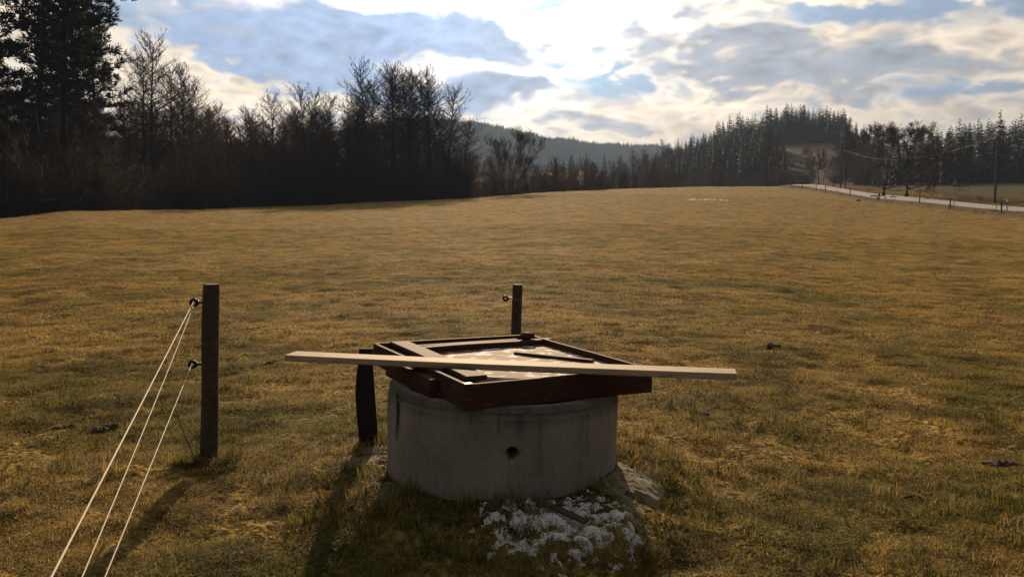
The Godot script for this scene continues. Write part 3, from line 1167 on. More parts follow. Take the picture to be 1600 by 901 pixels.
func make_roadside() -> void:
	rng.seed = 611
	# trees along the road: column, depth, key, scale, label
	for a in [
		[1193, 212, "alder2", 0.66, "tall thin leafless tree where the road tops the rise"],
		[1216, 215, "broad1", 0.62, "small round leafless tree beside the road's far end"],
		[1256, 205, "broad0", 0.60, "leafless roadside tree in front of the brown clearing"],
		[1276, 200, "broad1", 0.52, "smaller leafless roadside tree right of the brown clearing's middle"],
		[1318, 190, "alder0", 0.74, "tall straight leafless tree behind the grassy road bank"],
		[1378, 136, "crown0", 1.08, "large leafless roadside tree with a thick forked trunk"],
		[1414, 130, "crown1", 1.02, "broad leafless roadside tree with a dark trunk right of the forked one"],
		[1300, 200, "broad0", 0.66, "leafless tree left of the tall straight one by the road"]]:
		var p := pix(a[0], a[1])
		plant(a[2], "roadside_tree", p, a[3], a[4], "bare tree", "leafless trees along the road", 0.1, 0.02, 0.72 if a[2].begins_with("crown") else 1.0)
	protos["fan"].free(); protos.erase("fan")
	# fence posts along the road
	var posts := [[1563, 78.0], [1482, 90.0], [1434, 104.0], [1371, 121.0], [1326, 138.0], [1288, 156.0], [1273, 166.0], [1252, 180.0], [1233, 196.0], [1216, 210.0]]
	var nth := ["nearest", "second", "third", "fourth", "fifth", "sixth", "seventh", "eighth", "ninth", "farthest"]
	for k in posts.size():
		var p := pix(posts[k][0], posts[k][1])
		var t := thing("road_fence_post", Vector3(p.x, land(p.x, p.y) - 0.1, p.y), "%s dark wooden fence post along the near side of the road" % nth[k] if k > 0 and k < 9 else "%s dark wooden fence post of the row along the road" % nth[k], "fence post", "fence posts along the road")
		var m := Mesher.new()
		var hh := rr(1.22, 1.42)
		m.path(PackedVector3Array([Vector3.ZERO, Vector3(0, hh, 0), Vector3(0, hh + 0.03, 0)]), PackedFloat32Array([0.075, 0.065, 0.03]), 8, true)
		put("stake", m.mesh(), M.bark, t)
		var q := Mesher.new()
		q.lump(Vector3(-0.08, hh - 0.25, 0.03), Vector3(0.035, 0.05, 0.035), n_mid, 0.0, 5, 6)
		put("insulator", q.mesh(), M.black_plastic, t)
		t.rotation = Vector3(rr(-0.05, 0.05), 0, rr(-0.07, 0.07))
	# utility pole and the cable from it
	var pp := pix(1551, 100)
	var base := Vector3(pp.x, land(pp.x, pp.y) - 0.3, pp.y)
	var pole := thing("utility_pole", base, "tall dark wooden utility pole standing beyond the road", "utility pole")
	var m := Mesher.new()
	m.path(PackedVector3Array([Vector3.ZERO, Vector3(0.08, 4.0, 0), Vector3(0.12, 8.45, 0), Vector3(0.12, 8.5, 0)]), PackedFloat32Array([0.16, 0.14, 0.11, 0.06]), 10, true)
	put("mast", m.mesh(), M.bark, pole)
	m = Mesher.new()
	m.board(0.9, 0.1, 0.1, 0.01)
	put("crossarm", m.mesh(), M.bark, pole, Vector3(0.12, 8.0, 0))
	for s in [-0.38, 0.38]:
		m = Mesher.new()
		m.path(PackedVector3Array([Vector3(s, 8.05, 0), Vector3(s, 8.15, 0), Vector3(s, 8.2, 0), Vector3(s, 8.28, 0)]), PackedFloat32Array([0.02, 0.05, 0.05, 0.03]), 8, true)
		put("insulator", m.mesh(), M.white_paint, pole, Vector3(0.12, 0, 0))
	pp = pix(1311, 178)
	var base2 := Vector3(pp.x, land(pp.x, pp.y) - 0.3, pp.y)
	pole = thing("utility_pole", base2, "distant wooden utility pole half hidden by the bare roadside trees", "utility pole")
	m = Mesher.new()
	m.path(PackedVector3Array([Vector3.ZERO, Vector3(0, 8.4, 0), Vector3(0, 8.46, 0)]), PackedFloat32Array([0.16, 0.11, 0.06]), 8, true)
	put("mast", m.mesh(), M.bark, pole)
	m = Mesher.new()
	m.board(0.9, 0.1, 0.1, 0.01)
	put("crossarm", m.mesh(), M.bark, pole, Vector3(0, 8.0, 0))
	m = Mesher.new()
	sagging(m, base + Vector3(-0.25, 8.25, 0), base2 + Vector3(0.3, 8.2, 0), 2.3, 0.015, 30)
	tag(put("power_cable", m.mesh(), M.cable), "thin shiny sagging cable between the two utility poles", "cable")
	# triangular sign on a post, and the white marker with a rail at the far right
	pp = pix(1489, 88)
	var t := thing("road_sign", Vector3(pp.x, land(pp.x, pp.y) - 0.1, pp.y), "thin-posted triangular road sign seen from behind at the roadside", "road sign")
	m = Mesher.new()
	m.path(PackedVector3Array([Vector3.ZERO, Vector3(0, 3.4, 0)]), PackedFloat32Array([0.03, 0.03]), 8, true)
	put("sign_post", m.mesh(), M.galvanised, t)
	m = Mesher.new()
	var corners := [Vector3(-0.5, 2.6, 0.05), Vector3(0.5, 2.6, 0.05), Vector3(0, 3.5, 0.05)]
	for k in 3:
		m.tube(corners[k], corners[(k + 1) % 3], 0.03, 0.03, 6)
	put("rim", m.mesh(), M.white_paint, t)
	m = Mesher.new()
	m.flat_poly(corners, Vector3(0, 0, 1))
	m.flat_poly([corners[0] - Vector3(0, 0, 0.01), corners[1] - Vector3(0, 0, 0.01), corners[2] - Vector3(0, 0, 0.01)], Vector3(0, 0, -1))
	put("plate", m.mesh(), mat("sign_back", Color(0.14, 0.14, 0.14), 0.6), t)
	t.rotation.y = 0.25
	pp = pix(1571, 79)
	t = thing("marker_post", Vector3(pp.x, land(pp.x, pp.y) - 0.05, pp.y), "short white marker post with a dark band by the nearest road post", "marker post")
	m = Mesher.new()
	m.board(1.15, 0.16, 0.12, 0.015)
	var w := put("shaft", m.mesh(), M.white_paint, t, Vector3(0, 0.57, 0))
	w.rotation.z = PI / 2
	m = Mesher.new()
	m.board(0.22, 0.18, 0.14, 0.015)
	w = put("band", m.mesh(), M.black_plastic, t, Vector3(0, 0.72, 0))
	w.rotation.z = PI / 2
	t = thing("road_rail", Vector3(pp.x + 1.2, land(pp.x + 1.2, pp.y) - 0.05, pp.y - 4.0), "low grey metal rail beside the road at the right edge", "railing")
	m = Mesher.new()
	m.tube(Vector3(0, 0.9, 0), Vector3(5.5, 0.75, 0.5), 0.035, 0.035, 6)
	put("rail", m.mesh(), M.galvanised, t)
	for s in [0.1, 2.7, 5.3]:
		m = Mesher.new()
		m.tube(Vector3(s, -0.2, s * 0.09), Vector3(s, 0.9 - s * 0.027, s * 0.09), 0.03, 0.03, 6)
		put("upright", m.mesh(), M.galvanised, t)
	for key in protos:
		protos[key].free()


func sagging(m: Mesher, a: Vector3, b: Vector3, sag: float, r: float, n := 24) -> void:
	var ps := PackedVector3Array()
	var rs := PackedFloat32Array()
	for k in n + 1:
		var t := float(k) / n
		ps.append(a.lerp(b, t) - Vector3.UP * sag * 4.0 * t * (1.0 - t))
		rs.append(r)
	m.path(ps, rs, 6)


# ---------------------------------------------------------------- fence round the well
func ring_insulator(t: Node3D, at: Vector3, out: Vector3) -> void:
	var m := Mesher.new()
	var d := out.normalized()
	m.path(PackedVector3Array([at - d * 0.03, at + d * 0.02, at + d * 0.022, at + d * 0.028, at + d * 0.03, at + d * 0.034]), PackedFloat32Array([0.007, 0.007, 0.017, 0.017, 0.009, 0.009]), 10, true)
	var ps := PackedVector3Array()
	var rs := PackedFloat32Array()
	var c := at + d * 0.048
	for k in 15:
		var q := TAU * k / 14.0
		ps.append(c + d * cos(q) * 0.017 + Vector3.UP * sin(q) * 0.017)
		rs.append(0.0095)
	m.path(ps, rs, 7)
	put("insulator", m.mesh(), M.black_plastic, t)


func make_fence() -> void:
	rng.seed = 700
	# left post
	var t := thing("fence_post", Vector3(-1.775, ground(-1.775, -4.85) - 0.08, -4.85), "round wooden fence post on the left carrying two black insulators", "fence post", "electric fence posts round the well")
	var m := Mesher.new()
	var ps := PackedVector3Array()
	var rs := PackedFloat32Array()
	for k in 13:
		var y := 1.12 * k / 12.0
		ps.append(Vector3(0.052 * y + 0.004 * sin(y * 5.0), y, 0))
		rs.append(0.050 - 0.003 * y + 0.0015 * sin(y * 9.0))
	ps.append(ps[-1] + Vector3(0, 0.006, 0))
	rs.append(0.040)
	m.path(ps, rs, 20, true)
	put("stake", m.mesh(), M.old_post, t)
	ring_insulator(t, Vector3(0.005, 1.02, 0.01), Vector3(-1, 0.05, 0.15))
	ring_insulator(t, Vector3(-0.015, 0.665, 0.01), Vector3(-1, 0.02, 0.15))
	var h1: Vector3 = t.position
	# post behind the well: split wood, half round
	t = thing("fence_post", Vector3(0.03, ground(0.03, -6.8) - 0.09, -6.8), "split wooden fence post standing right behind the well cover", "fence post", "electric fence posts round the well")
	m = Mesher.new()
	m.board(0.97, 0.096, 0.075, 0.022, 8, Vector3(0, 0.006, 5))
	var b := put("stake", m.mesh(), M.old_post, t, Vector3(0, 0.485, 0))
	b.rotation = Vector3(0, 0.1, PI / 2 - 0.03)
	b.rotation_order = EULER_ORDER_ZYX
	ring_insulator(t, Vector3(-0.035, 0.86, 0.02), Vector3(-1, 0, 0.2))
	ring_insulator(t, Vector3(-0.045, 0.5, 0.02), Vector3(-1, 0, 0.2))
	var h2: Vector3 = t.position
	# two posts of the same fence just outside the picture
	var far := [Vector3(2.62, 0, -3.5), Vector3(0.62, 0, 3.2)]
	for p in far:
		p.y = ground(p.x, p.z) - 0.05
		t = thing("fence_post", p, "round wooden fence post off to the right of the well" if p.z < 0 else "round wooden fence post behind the photographer", "fence post", "electric fence posts round the well")
		m = Mesher.new()
		m.path(PackedVector3Array([Vector3.ZERO, Vector3(0, 0.5, 0), Vector3(0, 1.05, 0), Vector3(0, 1.06, 0)]), PackedFloat32Array([0.05, 0.048, 0.047, 0.038]), 16, true)
		put("stake", m.mesh(), M.old_post, t)
		ring_insulator(t, Vector3(-0.04, 0.98, 0), Vector3(-1, 0, 0))
		ring_insulator(t, Vector3(-0.04, 0.62, 0), Vector3(-1, 0, 0))
	# cords
	var top1 := h1 + Vector3(-0.046, 1.024, 0.015)
	var low1 := h1 + Vector3(-0.066, 0.667, 0.015)
	var end := Vector3(0.76, 0.92, 3.2)
	var cords := [
		[top1, end + Vector3(-0.05, 0.03, 0), 0.012, 0.0020, "upper of the two pale cords running from the left post's top insulator"],
		[top1 + Vector3(0.004, -0.012, 0), end + Vector3(-0.03, -0.04, 0), 0.05, 0.0014, "thinner slack cord hanging under the upper one from the left post's top insulator"],
		[low1, end + Vector3(-0.19, -0.31, 0), 0.012, 0.0019, "pale cord running towards the viewer from the left post's lower insulator"],
		[top1 + Vector3(0.05, 0, 0), h2 + Vector3(-0.083, 0.86, 0.03), 0.02, 0.0010, "thin top wire between the left post and the post behind the well"],
		[low1 + Vector3(0.05, 0, 0), h2 + Vector3(-0.093, 0.5, 0.03), 0.02, 0.0011, "thin lower wire from the left post passing behind the plank"],
		[h2 + Vector3(-0.083, 0.86, 0.03), far[0] + Vector3(-0.09, 0.98, 0), 0.03, 0.0006, "thin top wire running right from the post behind the well"],
		[h2 + Vector3(-0.093, 0.5, 0.03), far[0] + Vector3(-0.09, 0.62, 0), 0.03, 0.0006, "thin lower wire running right from behind the well"]]
	for c in cords:
		m = Mesher.new()
		sagging(m, c[0], c[1], c[2], c[3], 26)
		tag(put("electric_rope", m.mesh(), M.cord), c[4], "fence cord", "electric fence cords")
	# a dark stalk that leans on the left post's foot
	m = Mesher.new()
	m.path(PackedVector3Array([Vector3(-1.81, 0.02, -4.81), Vector3(-1.85, 0.16, -4.80), Vector3(-1.90, 0.30, -4.79), Vector3(-1.935, 0.43, -4.79)]), PackedFloat32Array([0.004, 0.0035, 0.003, 0.002]), 5, true)
	tag(put("dry_stalk", m.mesh(), M.bark), "thin dark dry stalk leaning beside the foot of the left post", "stalk")


# ---------------------------------------------------------------- well
func make_well() -> void:
	var t := thing("well", Vector3(WELL.x, 0.012, WELL.y), "round grey concrete well ring with a small drain hole", "well")
	t.rotation_degrees = Vector3(0, 0, -1.6)
	var prof := [Vector2(0.602, -0.05), Vector2(0.602, 0.10), Vector2(0.602, 0.555), Vector2(0.600, 0.562), Vector2(0.588, 0.566), Vector2(0.586, 0.578), Vector2(0.597, 0.582)]
	var hole := Vector2(0.052, 0.398)     # along the surface from the nearest point, and height
	var us := PackedFloat32Array()
	var a := -180.0
	while a < 180.0:
		us.append(a)
		a += 0.35 if absf(a - 5.0) < 6.5 else 3.0
	us.append(180.0)
	var vs := PackedFloat32Array([-0.06, 0.0, 0.06, 0.12, 0.18, 0.24, 0.29, 0.33])
	var y := 0.345
	while y < 0.452:
		vs.append(y)
		y += 0.004
	for q in [0.46, 0.48, 0.50, 0.53, 0.550, 0.556, 0.560, 0.564, 0.570, 0.576, 0.579]:
		vs.append(q)
	var m := Mesher.new()
	for yy in vs:
		for u in us:
			var q := deg_to_rad(u)
			var r := 0.602
			var nz := n_mid.get_noise_3d(sin(q) * 9.0, yy * 9.0, cos(q) * 9.0)
			r += 0.0030 * nz + 0.004 * n_mid.get_noise_3d(sin(q) * 2.5, yy * 2.0, cos(q) * 2.5)
			if yy > 0.553:
				r -= 0.013 * sm(0.555, 0.566, yy + 0.004 * n_mid.get_noise_2d(u * 0.5, 1.0))
			var d := Vector2(q * 0.602 - hole.x, yy - hole.y)
			var hr := d.length() * (1.0 + 0.25 * n_mid.get_noise_2d(atan2(d.y, d.x) * 3.0, 5.0))
			r -= 0.075 * sm(0.031, 0.020, hr) + 0.004 * sm(0.055, 0.028, hr)
			m.point(Vector3(sin(q) * r, yy, cos(q) * r), Vector3(sin(q), 0, cos(q)), Vector2((u + 180.0) / 360.0, clampf((0.585 - yy) / 0.6, 0.0, 1.0)))
	var na := us.size()
	for k in vs.size() - 1:
		for j in na - 1:
			var p := k * na + j
			m.quad(p, p + 1, p + na + 1, p + na)
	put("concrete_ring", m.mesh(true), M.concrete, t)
	# upper rim with its inner wall
	m = Mesher.new()
	var rim := [Vector2(0.588, 0.579), Vector2(0.596, 0.583), Vector2(0.597, 0.598), Vector2(0.590, 0.604), Vector2(0.51, 0.604), Vector2(0.50, 0.596), Vector2(0.50, 0.0)]
	for k in rim.size():
		for j in 97:
			var q := TAU * j / 96.0
			m.point(Vector3(sin(q) * rim[k].x, rim[k].y, cos(q) * rim[k].x), Vector3(sin(q), 0, cos(q)) if k < 4 else Vector3.UP if k < 5 else Vector3(-sin(q), 0, -cos(q)), Vector2(j / 96.0, 0.02 + 0.01 * k))
	for k in rim.size() - 1:
		for j in 96:
			var p := k * 97 + j
			m.quad(p, p + 1, p + 98, p + 97)
	put("rim", m.mesh(), M.concrete, t)
	# the dark hollow of the drain hole
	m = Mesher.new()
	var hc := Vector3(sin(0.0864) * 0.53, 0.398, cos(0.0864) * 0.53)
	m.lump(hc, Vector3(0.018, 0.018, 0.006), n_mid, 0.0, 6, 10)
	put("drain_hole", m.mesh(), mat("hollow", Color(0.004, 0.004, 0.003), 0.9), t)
	# dark strip that hangs from the rim
	m = Mesher.new()
	for k in 9:
		var u := k / 8.0
		var q := -1.02 + 0.012 * sin(u * 4.0)
		var half := lerpf(0.012, 0.003, u * u)
		for e in [-1.0, 1.0]:
			m.point(Vector3(sin(q) * 0.609, 0.606 - 0.24 * u, cos(q) * 0.609) + Vector3(cos(q), 0, -sin(q)) * half * e, Vector3(sin(q), 0, cos(q)))
	for k in 8:
		m.quad(2 * k, 2 * k + 1, 2 * k + 3, 2 * k + 2)
	put("hanging_strip", m.mesh(), M.felt, t)


func lay(o: Node3D, at: Vector3, yaw := 0.0, roll := 0.0, pitch := 0.0) -> Node3D:
	o.position = at
	o.rotation = Vector3(roll, yaw, pitch)
	return o


func edge_board(length: float, th: float, d: float, k: int) -> Mesh:
	var m := Mesher.new()
	m.board(length, th, d, 0.004, 10, Vector3(0.0012, 0.0025, 2.0 + k * 0.7))
	return m.mesh()


func make_cover() -> void:
	var t := thing("well_cover", Vector3.ZERO, "dark brown wooden frame with boards and a worn panel covering the well", "well cover")
	t.transform = Transform3D(Basis(Vector3(0.8851, -0.0147, -0.4651), Vector3(0.0196, 0.9998, 0.0057), Vector3(0.4649, -0.0142, 0.8852)).orthonormalized() * Basis.from_scale(Vector3(0.95, 0.95, 0.95)), Vector3(-0.0469, 0.7376, -4.5885))
	var hx := 0.551
	var hz := 0.675
	var d := 0.128
	# four boards on edge
	lay(put("frame_board", edge_board(2 * hx, 0.026, d, 1), M.brown_wood, t), Vector3(0, -d / 2, hz - 0.013))
	lay(put("frame_board", edge_board(2 * hx, 0.026, d, 2), M.brown_wood, t), Vector3(0, -d / 2, -hz + 0.013))
	lay(put("frame_board", edge_board(2 * hz - 0.054, 0.026, d, 3), M.brown_wood, t), Vector3(-hx + 0.013, -d / 2, 0), PI / 2)
	lay(put("frame_board", edge_board(2 * hz - 0.054, 0.026, d, 4), M.brown_wood, t), Vector3(hx - 0.013, -d / 2, 0), PI / 2)
	# second board against the outside of the left side, shorter
	var m := Mesher.new()
	m.board(0.66, 0.052, 0.098, 0.005, 6, Vector3(0.003, 0.001, 4))
	lay(put("outer_board", m.mesh(), M.brown_wood, t), Vector3(-hx - 0.0285, -0.078, 0.04), PI / 2)
	# the worn panel inside
	m = Mesher.new()
	var nx := 28
	var nz := 34
	for k in nz + 1:
		for j in nx + 1:
			var x := lerpf(-hx + 0.028, hx - 0.028, float(j) / nx)
			var z := lerpf(-hz + 0.028, hz - 0.028, float(k) / nz)
			m.point(Vector3(x, -0.036 + 0.004 * n_mid.get_noise_2d(x * 6.0, z * 6.0), z), Vector3.UP, Vector2(x, z))
	for k in nz:
		for j in nx:
			var p := k * (nx + 1) + j
			m.quad(p, p + 1, p + nx + 2, p + nx + 1)
	put("worn_panel", m.mesh(true), M.worn_panel, t)
	# boards lying across it
	m = Mesher.new()
	m.board(1.19, 0.115, 0.026, 0.004, 8, Vector3(0.005, 0.003, 3))
	lay(put("board", m.mesh(), M.brown_wood, t), Vector3(-0.405, -0.006, -0.065), PI / 2 - 0.03)
	m = Mesher.new()
	m.board(0.97, 0.062, 0.042, 0.005, 8, Vector3(0.004, 0.002, 5))
	lay(put("board", m.mesh(), M.brown_wood, t), Vector3(0.115, -0.022, -0.455), 0.075)
	m = Mesher.new()
	m.board(0.80, 0.05, 0.03, 0.004, 4)
	lay(put("batten", m.mesh(), M.brown_wood, t), Vector3(0.10, -0.026, 0.30), -0.62)
	m = Mesher.new()
	m.board(0.5, 0.04, 0.022, 0.004, 4)
	lay(put("batten", m.mesh(), M.brown_wood, t), Vector3(0.32, -0.030, 0.02), -0.95)
	m = Mesher.new()
	m.board(0.85, 0.045, 0.028, 0.004, 4)
	lay(put("batten", m.mesh(), M.brown_wood, t), Vector3(-0.02, -0.028, -0.585), 0.02)
	# iron corner strap at the front left corner
	m = Mesher.new()
	m.board(0.04, 0.032, 0.004, 0.0015)
	lay(put("corner_plate", m.mesh(), M.galvanised, t), Vector3(-hx + 0.022, 0.003, hz - 0.014))
	# a piece of bark on the back corner
	m = Mesher.new()
	m.lump(Vector3.ZERO, Vector3(0.055, 0.022, 0.03), n_mid, 0.5, 7, 10)
	var p2: Vector3 = t.transform * Vector3(0.43, 0.018, -0.50)
	var st := put("wood_chunk", m.mesh(true), M.brown_wood, null, p2)
	st.rotation.y = 0.5
	tag(st, "small dark chunk of wood lying at the far corner of the cover", "wood chunk")


func make_plank() -> void:
	var m := Mesher.new()
	m.board(2.25, 0.138, 0.031, 0.004, 24, Vector3(-0.005, 0.003, 3.0))
	var o := put("plank", m.mesh(), M.pale_wood)
	var a := Vector3(-1.14, 0.768, -4.389)
	var b := Vector3(1.040, 0.750, -3.957)
	var x := (b - a).normalized()
	var z := x.cross(Vector3.UP).normalized()
	z = x.cross(Vector3(0, 1, 0)).normalized()
	var yv := z.cross(x).normalized()
	o.transform = Transform3D(Basis(x, yv, z), (a + b) / 2.0)
	tag(o, "long pale plank lying slantwise across the top of the well cover", "plank")


func make_around_the_well() -> void:
	# slabs sunk in the mound, their surface broken and dirty
	for a in [
		[Vector2(0.60, -4.02), Vector2(0.22, 0.40), 0.10, "mossy grey slab sunk in the ground to the right of the well"],
		[Vector2(-0.78, -4.58), Vector2(0.19, 0.34), -0.45, "pale broken slab in the mound left of the well"],
		[Vector2(-0.98, -4.94), Vector2(0.18, 0.22), -0.6, "smaller pale slab behind the larger one left of the well"],
		[Vector2(-0.62, -4.02), Vector2(0.22, 0.26), 0.5, "dark slab in the shade at the well's left foot"]]:
		var p := snow_field("slab", a[0], a[1], 0.011, 0.022, 3.2, 0.60, a[2], 0.60, M.slab)
		tag(p, a[3], "slab", "slabs round the foot of the well")
	# dark board standing against the far left corner of the cover
	var m := Mesher.new()
	m.board(0.60, 0.115, 0.022, 0.004, 12, Vector3(0.010, 0.022, 3.2))
	for k in m.v.size():
		m.v[k].z *= 1.0 - 0.30 * sm(0.0, 0.3, m.v[k].x)
	var o := put("leaning_board", m.mesh(), M.felt, null, Vector3(-0.845, 0.42, -4.92))
	o.rotation = Vector3(PI / 2, 0, PI / 2 - 0.03)
	o.transform.basis = Basis(Vector3(0.02, 1, -0.03).normalized(), Vector3(0.12, 0.03, 1).normalized(), Vector3(1, -0.02, -0.12).normalized()).orthonormalized()
	tag(o, "dark upright board hanging at the left corner of the well cover", "board")
	# stick on the snow
	m = Mesher.new()
	m.board(0.27, 0.034, 0.014, 0.003, 4, Vector3(0.004, 0, 3))
	o = put("lath", m.mesh(), M.old_post, null, Vector3(0.22, ground(0.22, -3.66) + 0.04, -3.66))
	o.rotation = Vector3(0.15, -0.75, -0.1)
	tag(o, "short dark lath lying on the snow in front of the well", "lath")
	m = Mesher.new()
	m.path(PackedVector3Array([Vector3(0.56, 0.05, -3.72), Vector3(0.55, 0.07, -3.62), Vector3(0.565, 0.06, -3.52), Vector3(0.61, 0.03, -3.45)]), PackedFloat32Array([0.003, 0.003, 0.0028, 0.002]), 5, true)
	tag(put("straw", m.mesh(), M.cord), "pale bent straw at the right edge of the snow", "straw")


# ---------------------------------------------------------------- snow
func snow_field(called: String, c: Vector2, half: Vector2, cell: float, high: float, freq: float, cut: float, turn := 0.0, squash := 0.0, look: Material = null) -> MeshInstance3D:
	var nx := int(half.x * 2.0 / cell)
	var nz := int(half.y * 2.0 / cell)
	var m := Mesher.new()
	var depth := PackedFloat32Array()
	for k in nz + 1:
		for j in nx + 1:
			var lx := -half.x + j * cell
			var lz := -half.y + k * cell
			var p := c + Vector2(lx, lz).rotated(turn)
			var e := Vector2(lx / half.x, lz / half.y)
			var f := n_fine.get_noise_2d(lx * freq, lz * freq) * 1.1 + 0.5 * n_fine.get_noise_2d(lx * freq * 3.1, lz * freq * 3.1 + 9.0) + cut - 1.1 * pow(e.length(), 2.2)
			if squash > 0.0:   # none inside the well
				f -= sm(squash + 0.015, squash - 0.01, Vector2(p.x - WELL.x, p.y - WELL.y).length()) * 9.0
			depth.append(f)
			var y := ground(p.x, p.y) - high * 0.25 + high * (0.35 * sm(-0.02, 0.12, f) + 0.9 * sm(0.0, 0.9, f) + 0.35 * n_fine.get_noise_2d(lx * freq * 6.0, lz * freq * 6.0 + 30.0))
			if look:   # a broken slab: flat, with a sharp edge and a rough face
				y = land(p.x, p.y) - 0.014 + high * sm(-0.01, 0.06, f) + 0.010 * n_fine.get_noise_2d(lx * 30.0, lz * 30.0) + 0.011 * n_fine.get_noise_2d(lx * 5.0, lz * 5.0 + 50.0)
			m.point(Vector3(p.x, y, p.y), Vector3.UP)
	for k in nz:
		for j in nx:
			var p := k * (nx + 1) + j
			if maxf(maxf(depth[p], depth[p + 1]), maxf(depth[p + nx + 1], depth[p + nx + 2])) > 0.0:
				m.quad(p, p + 1, p + nx + 2, p + nx + 1)
	return put(called, m.mesh(true), look if look else M.snow)


func make_snow() -> void:
	tag(snow_field("snow_patch", Vector2(0.22, -3.62), Vector2(0.50, 0.38), 0.006, 0.016, 17.0, 0.36, -0.15, 0.60), "patchy crust of old snow in the shade at the well's foot", "snow patch", "", "stuff")
	var p := pix(1112, 102)
	tag(snow_field("snow_streak", p, Vector2(4.6, 1.3), 0.11, 0.16, 0.7, 0.15), "thin white streak of snow left far out on the field", "snow patch", "", "stuff")
	for a in [[24, 63.5, 0.9], [36, 65, 0.6]]:
		p = pix(a[0], a[1])
		tag(snow_field("snow_remnant", p, Vector2(a[2], a[2] * 0.6), 0.06, 0.35, 1.6, 0.5), "larger lump of old snow at the pines' edge" if a[2] > 0.7 else "smaller lump of old snow right of the larger one by the pines", "snow patch", "", "stuff")


func make_small_things() -> void:
	rng.seed = 812
	# dark clods and droppings on the turf
	for a in [[80, 690, "dark clod of earth farthest left on the field"], [150, 692, "dark clod just right of the leftmost one"], [1583, 738, "dark clod at the right edge of the field"], [1215, 560, "dark clod out on the field right of the plank's end"], [1100, 667, "small dark clod right of the well"], [420, 592, "flat dark clod between the left post and the plank"]]:
		var ang := deg_to_rad(4.96) + atan((a[1] - 450.5) / 1331.0)
		var d := CAM_H / tan(ang) * 1.01
		var p := pix(a[0], d)
		var m := Mesher.new()
		for k in 5:
			m.lump(Vector3(rr(-0.07, 0.07), rr(0.0, 0.012), rr(-0.05, 0.05)), Vector3(rr(0.022, 0.05), rr(0.012, 0.026), rr(0.022, 0.042)), n_mid, 0.9, 7, 10)
		var o := put("earth_clod", m.mesh(true), M.earth, null, Vector3(p.x, ground(p.x, p.y), p.y))
		tag(o, a[2], "clod", "dark clods on the turf")
	# stones at the edge of the road bank
	for k in 14:
		var p := pix(lerpf(1330.0, 1400.0, rng.randf()), rr(122.0, 140.0))
		var m := Mesher.new()
		m.lump(Vector3.ZERO, Vector3(rr(0.2, 0.5), rr(0.12, 0.25), rr(0.2, 0.4)), n_mid, 0.6, 6, 8)
		var o := put("field_stone", m.mesh(true), M.stone, null, Vector3(p.x, land(p.x, p.y) + 0.03, p.y))
		tag(o, "grey stone in the stony strip below the road", "stone", "stones below the road")


# ---------------------------------------------------------------- grass
func tuft(seed_: int, blades: int, high: float, wide: float, spread: float, lie: float, flat := false) -> Mesh:
	rng.seed = seed_
	var m := Mesher.new()
	m.colored = true
	for k in blades:
		var az := rng.randf() * TAU
		var p := Vector3(rr(-1, 1), 0, rr(-1, 1)) * spread
		var l := high * rr(0.5, 1.25)
		var lean := rr(0.1, 1.0) * lie
		var o := Vector3(cos(az), 0, sin(az))
		var s := Vector3(-sin(az), 0, cos(az)).rotated(Vector3.UP, rr(-0.7, 0.7)) * wide * rr(0.6, 1.2)
		var a := p - Vector3.UP * 0.01
		var b := p + o * l * lean * 0.35 + Vector3.UP * l * (0.62 - 0.25 * lean)
		var c := p + o * l * lean * 0.95 + Vector3.UP * l * maxf(1.0 - 0.75 * lean, 0.12)
		if flat:      # dead blades that lie on the turf
			a = p + Vector3.UP * rr(0.002, 0.012)
			b = a + o * l * 0.5 + Vector3.UP * rr(0.002, 0.010)
			c = a + (o + s.normalized() * rr(-0.5, 0.5)) * l
		var shade := rr(0.5, 1.5)
		m.tint = Color(shade, shade * rr(0.93, 1.05), shade * rr(0.8, 1.1))
		var nn := (Vector3.UP * 0.8 - o * 0.3).normalized()
		var at := m.v.size()
		m.point(a - s * 0.5, nn); m.point(a + s * 0.5, nn)
		m.point(b - s * 0.4, nn); m.point(b + s * 0.4, nn)
		m.point(c, nn)
		m.tri(at, at + 1, at + 2); m.tri(at + 1, at + 3, at + 2); m.tri(at + 2, at + 3, at + 4)
	return m.mesh()


func on_slab(p: Vector2) -> bool:
	for q in [[0.60, -4.02, 0.15, 0.28], [-0.78, -4.58, 0.12, 0.24], [-0.98, -4.94, 0.11, 0.13]]:
		if pow((p.x - q[0]) / q[2], 2.0) + pow((p.y - q[1]) / q[3], 2.0) < 0.9:
			return true
	return false


func grass_color(x: float, z: float) -> Color:
	var a := n_low.get_noise_2d(x * 2.0, z * 2.0)
	var b := n_mid.get_noise_2d(x * 1.1, z * 1.1 + 40.0)
	var g := clampf(0.33 + 0.85 * b + 0.45 * a + rr(-0.3, 0.3), 0.0, 1.0)
	var dry := Color(0.42, 0.294, 0.092).lerp(Color(0.60, 0.432, 0.155), rng.randf())
	if rng.randf() < 0.12:
		dry = Color(0.15, 0.085, 0.035)
	if rng.randf() < 0.03:
		dry = Color(0.55, 0.42, 0.22)
	var green := Color(0.215, 0.205, 0.042).lerp(Color(0.125, 0.14, 0.026), rng.randf())
	var dark := sm(0.10, 0.34, n_mid.get_noise_2d(x * 2.6 + 17.0, z * 2.6) * 0.8 + n_mid.get_noise_2d(x * 8.0, z * 8.0 + 61.0) * 0.45)
	return dry.lerp(green, g).lerp(Color(0.055, 0.045, 0.017), dark * 0.6)


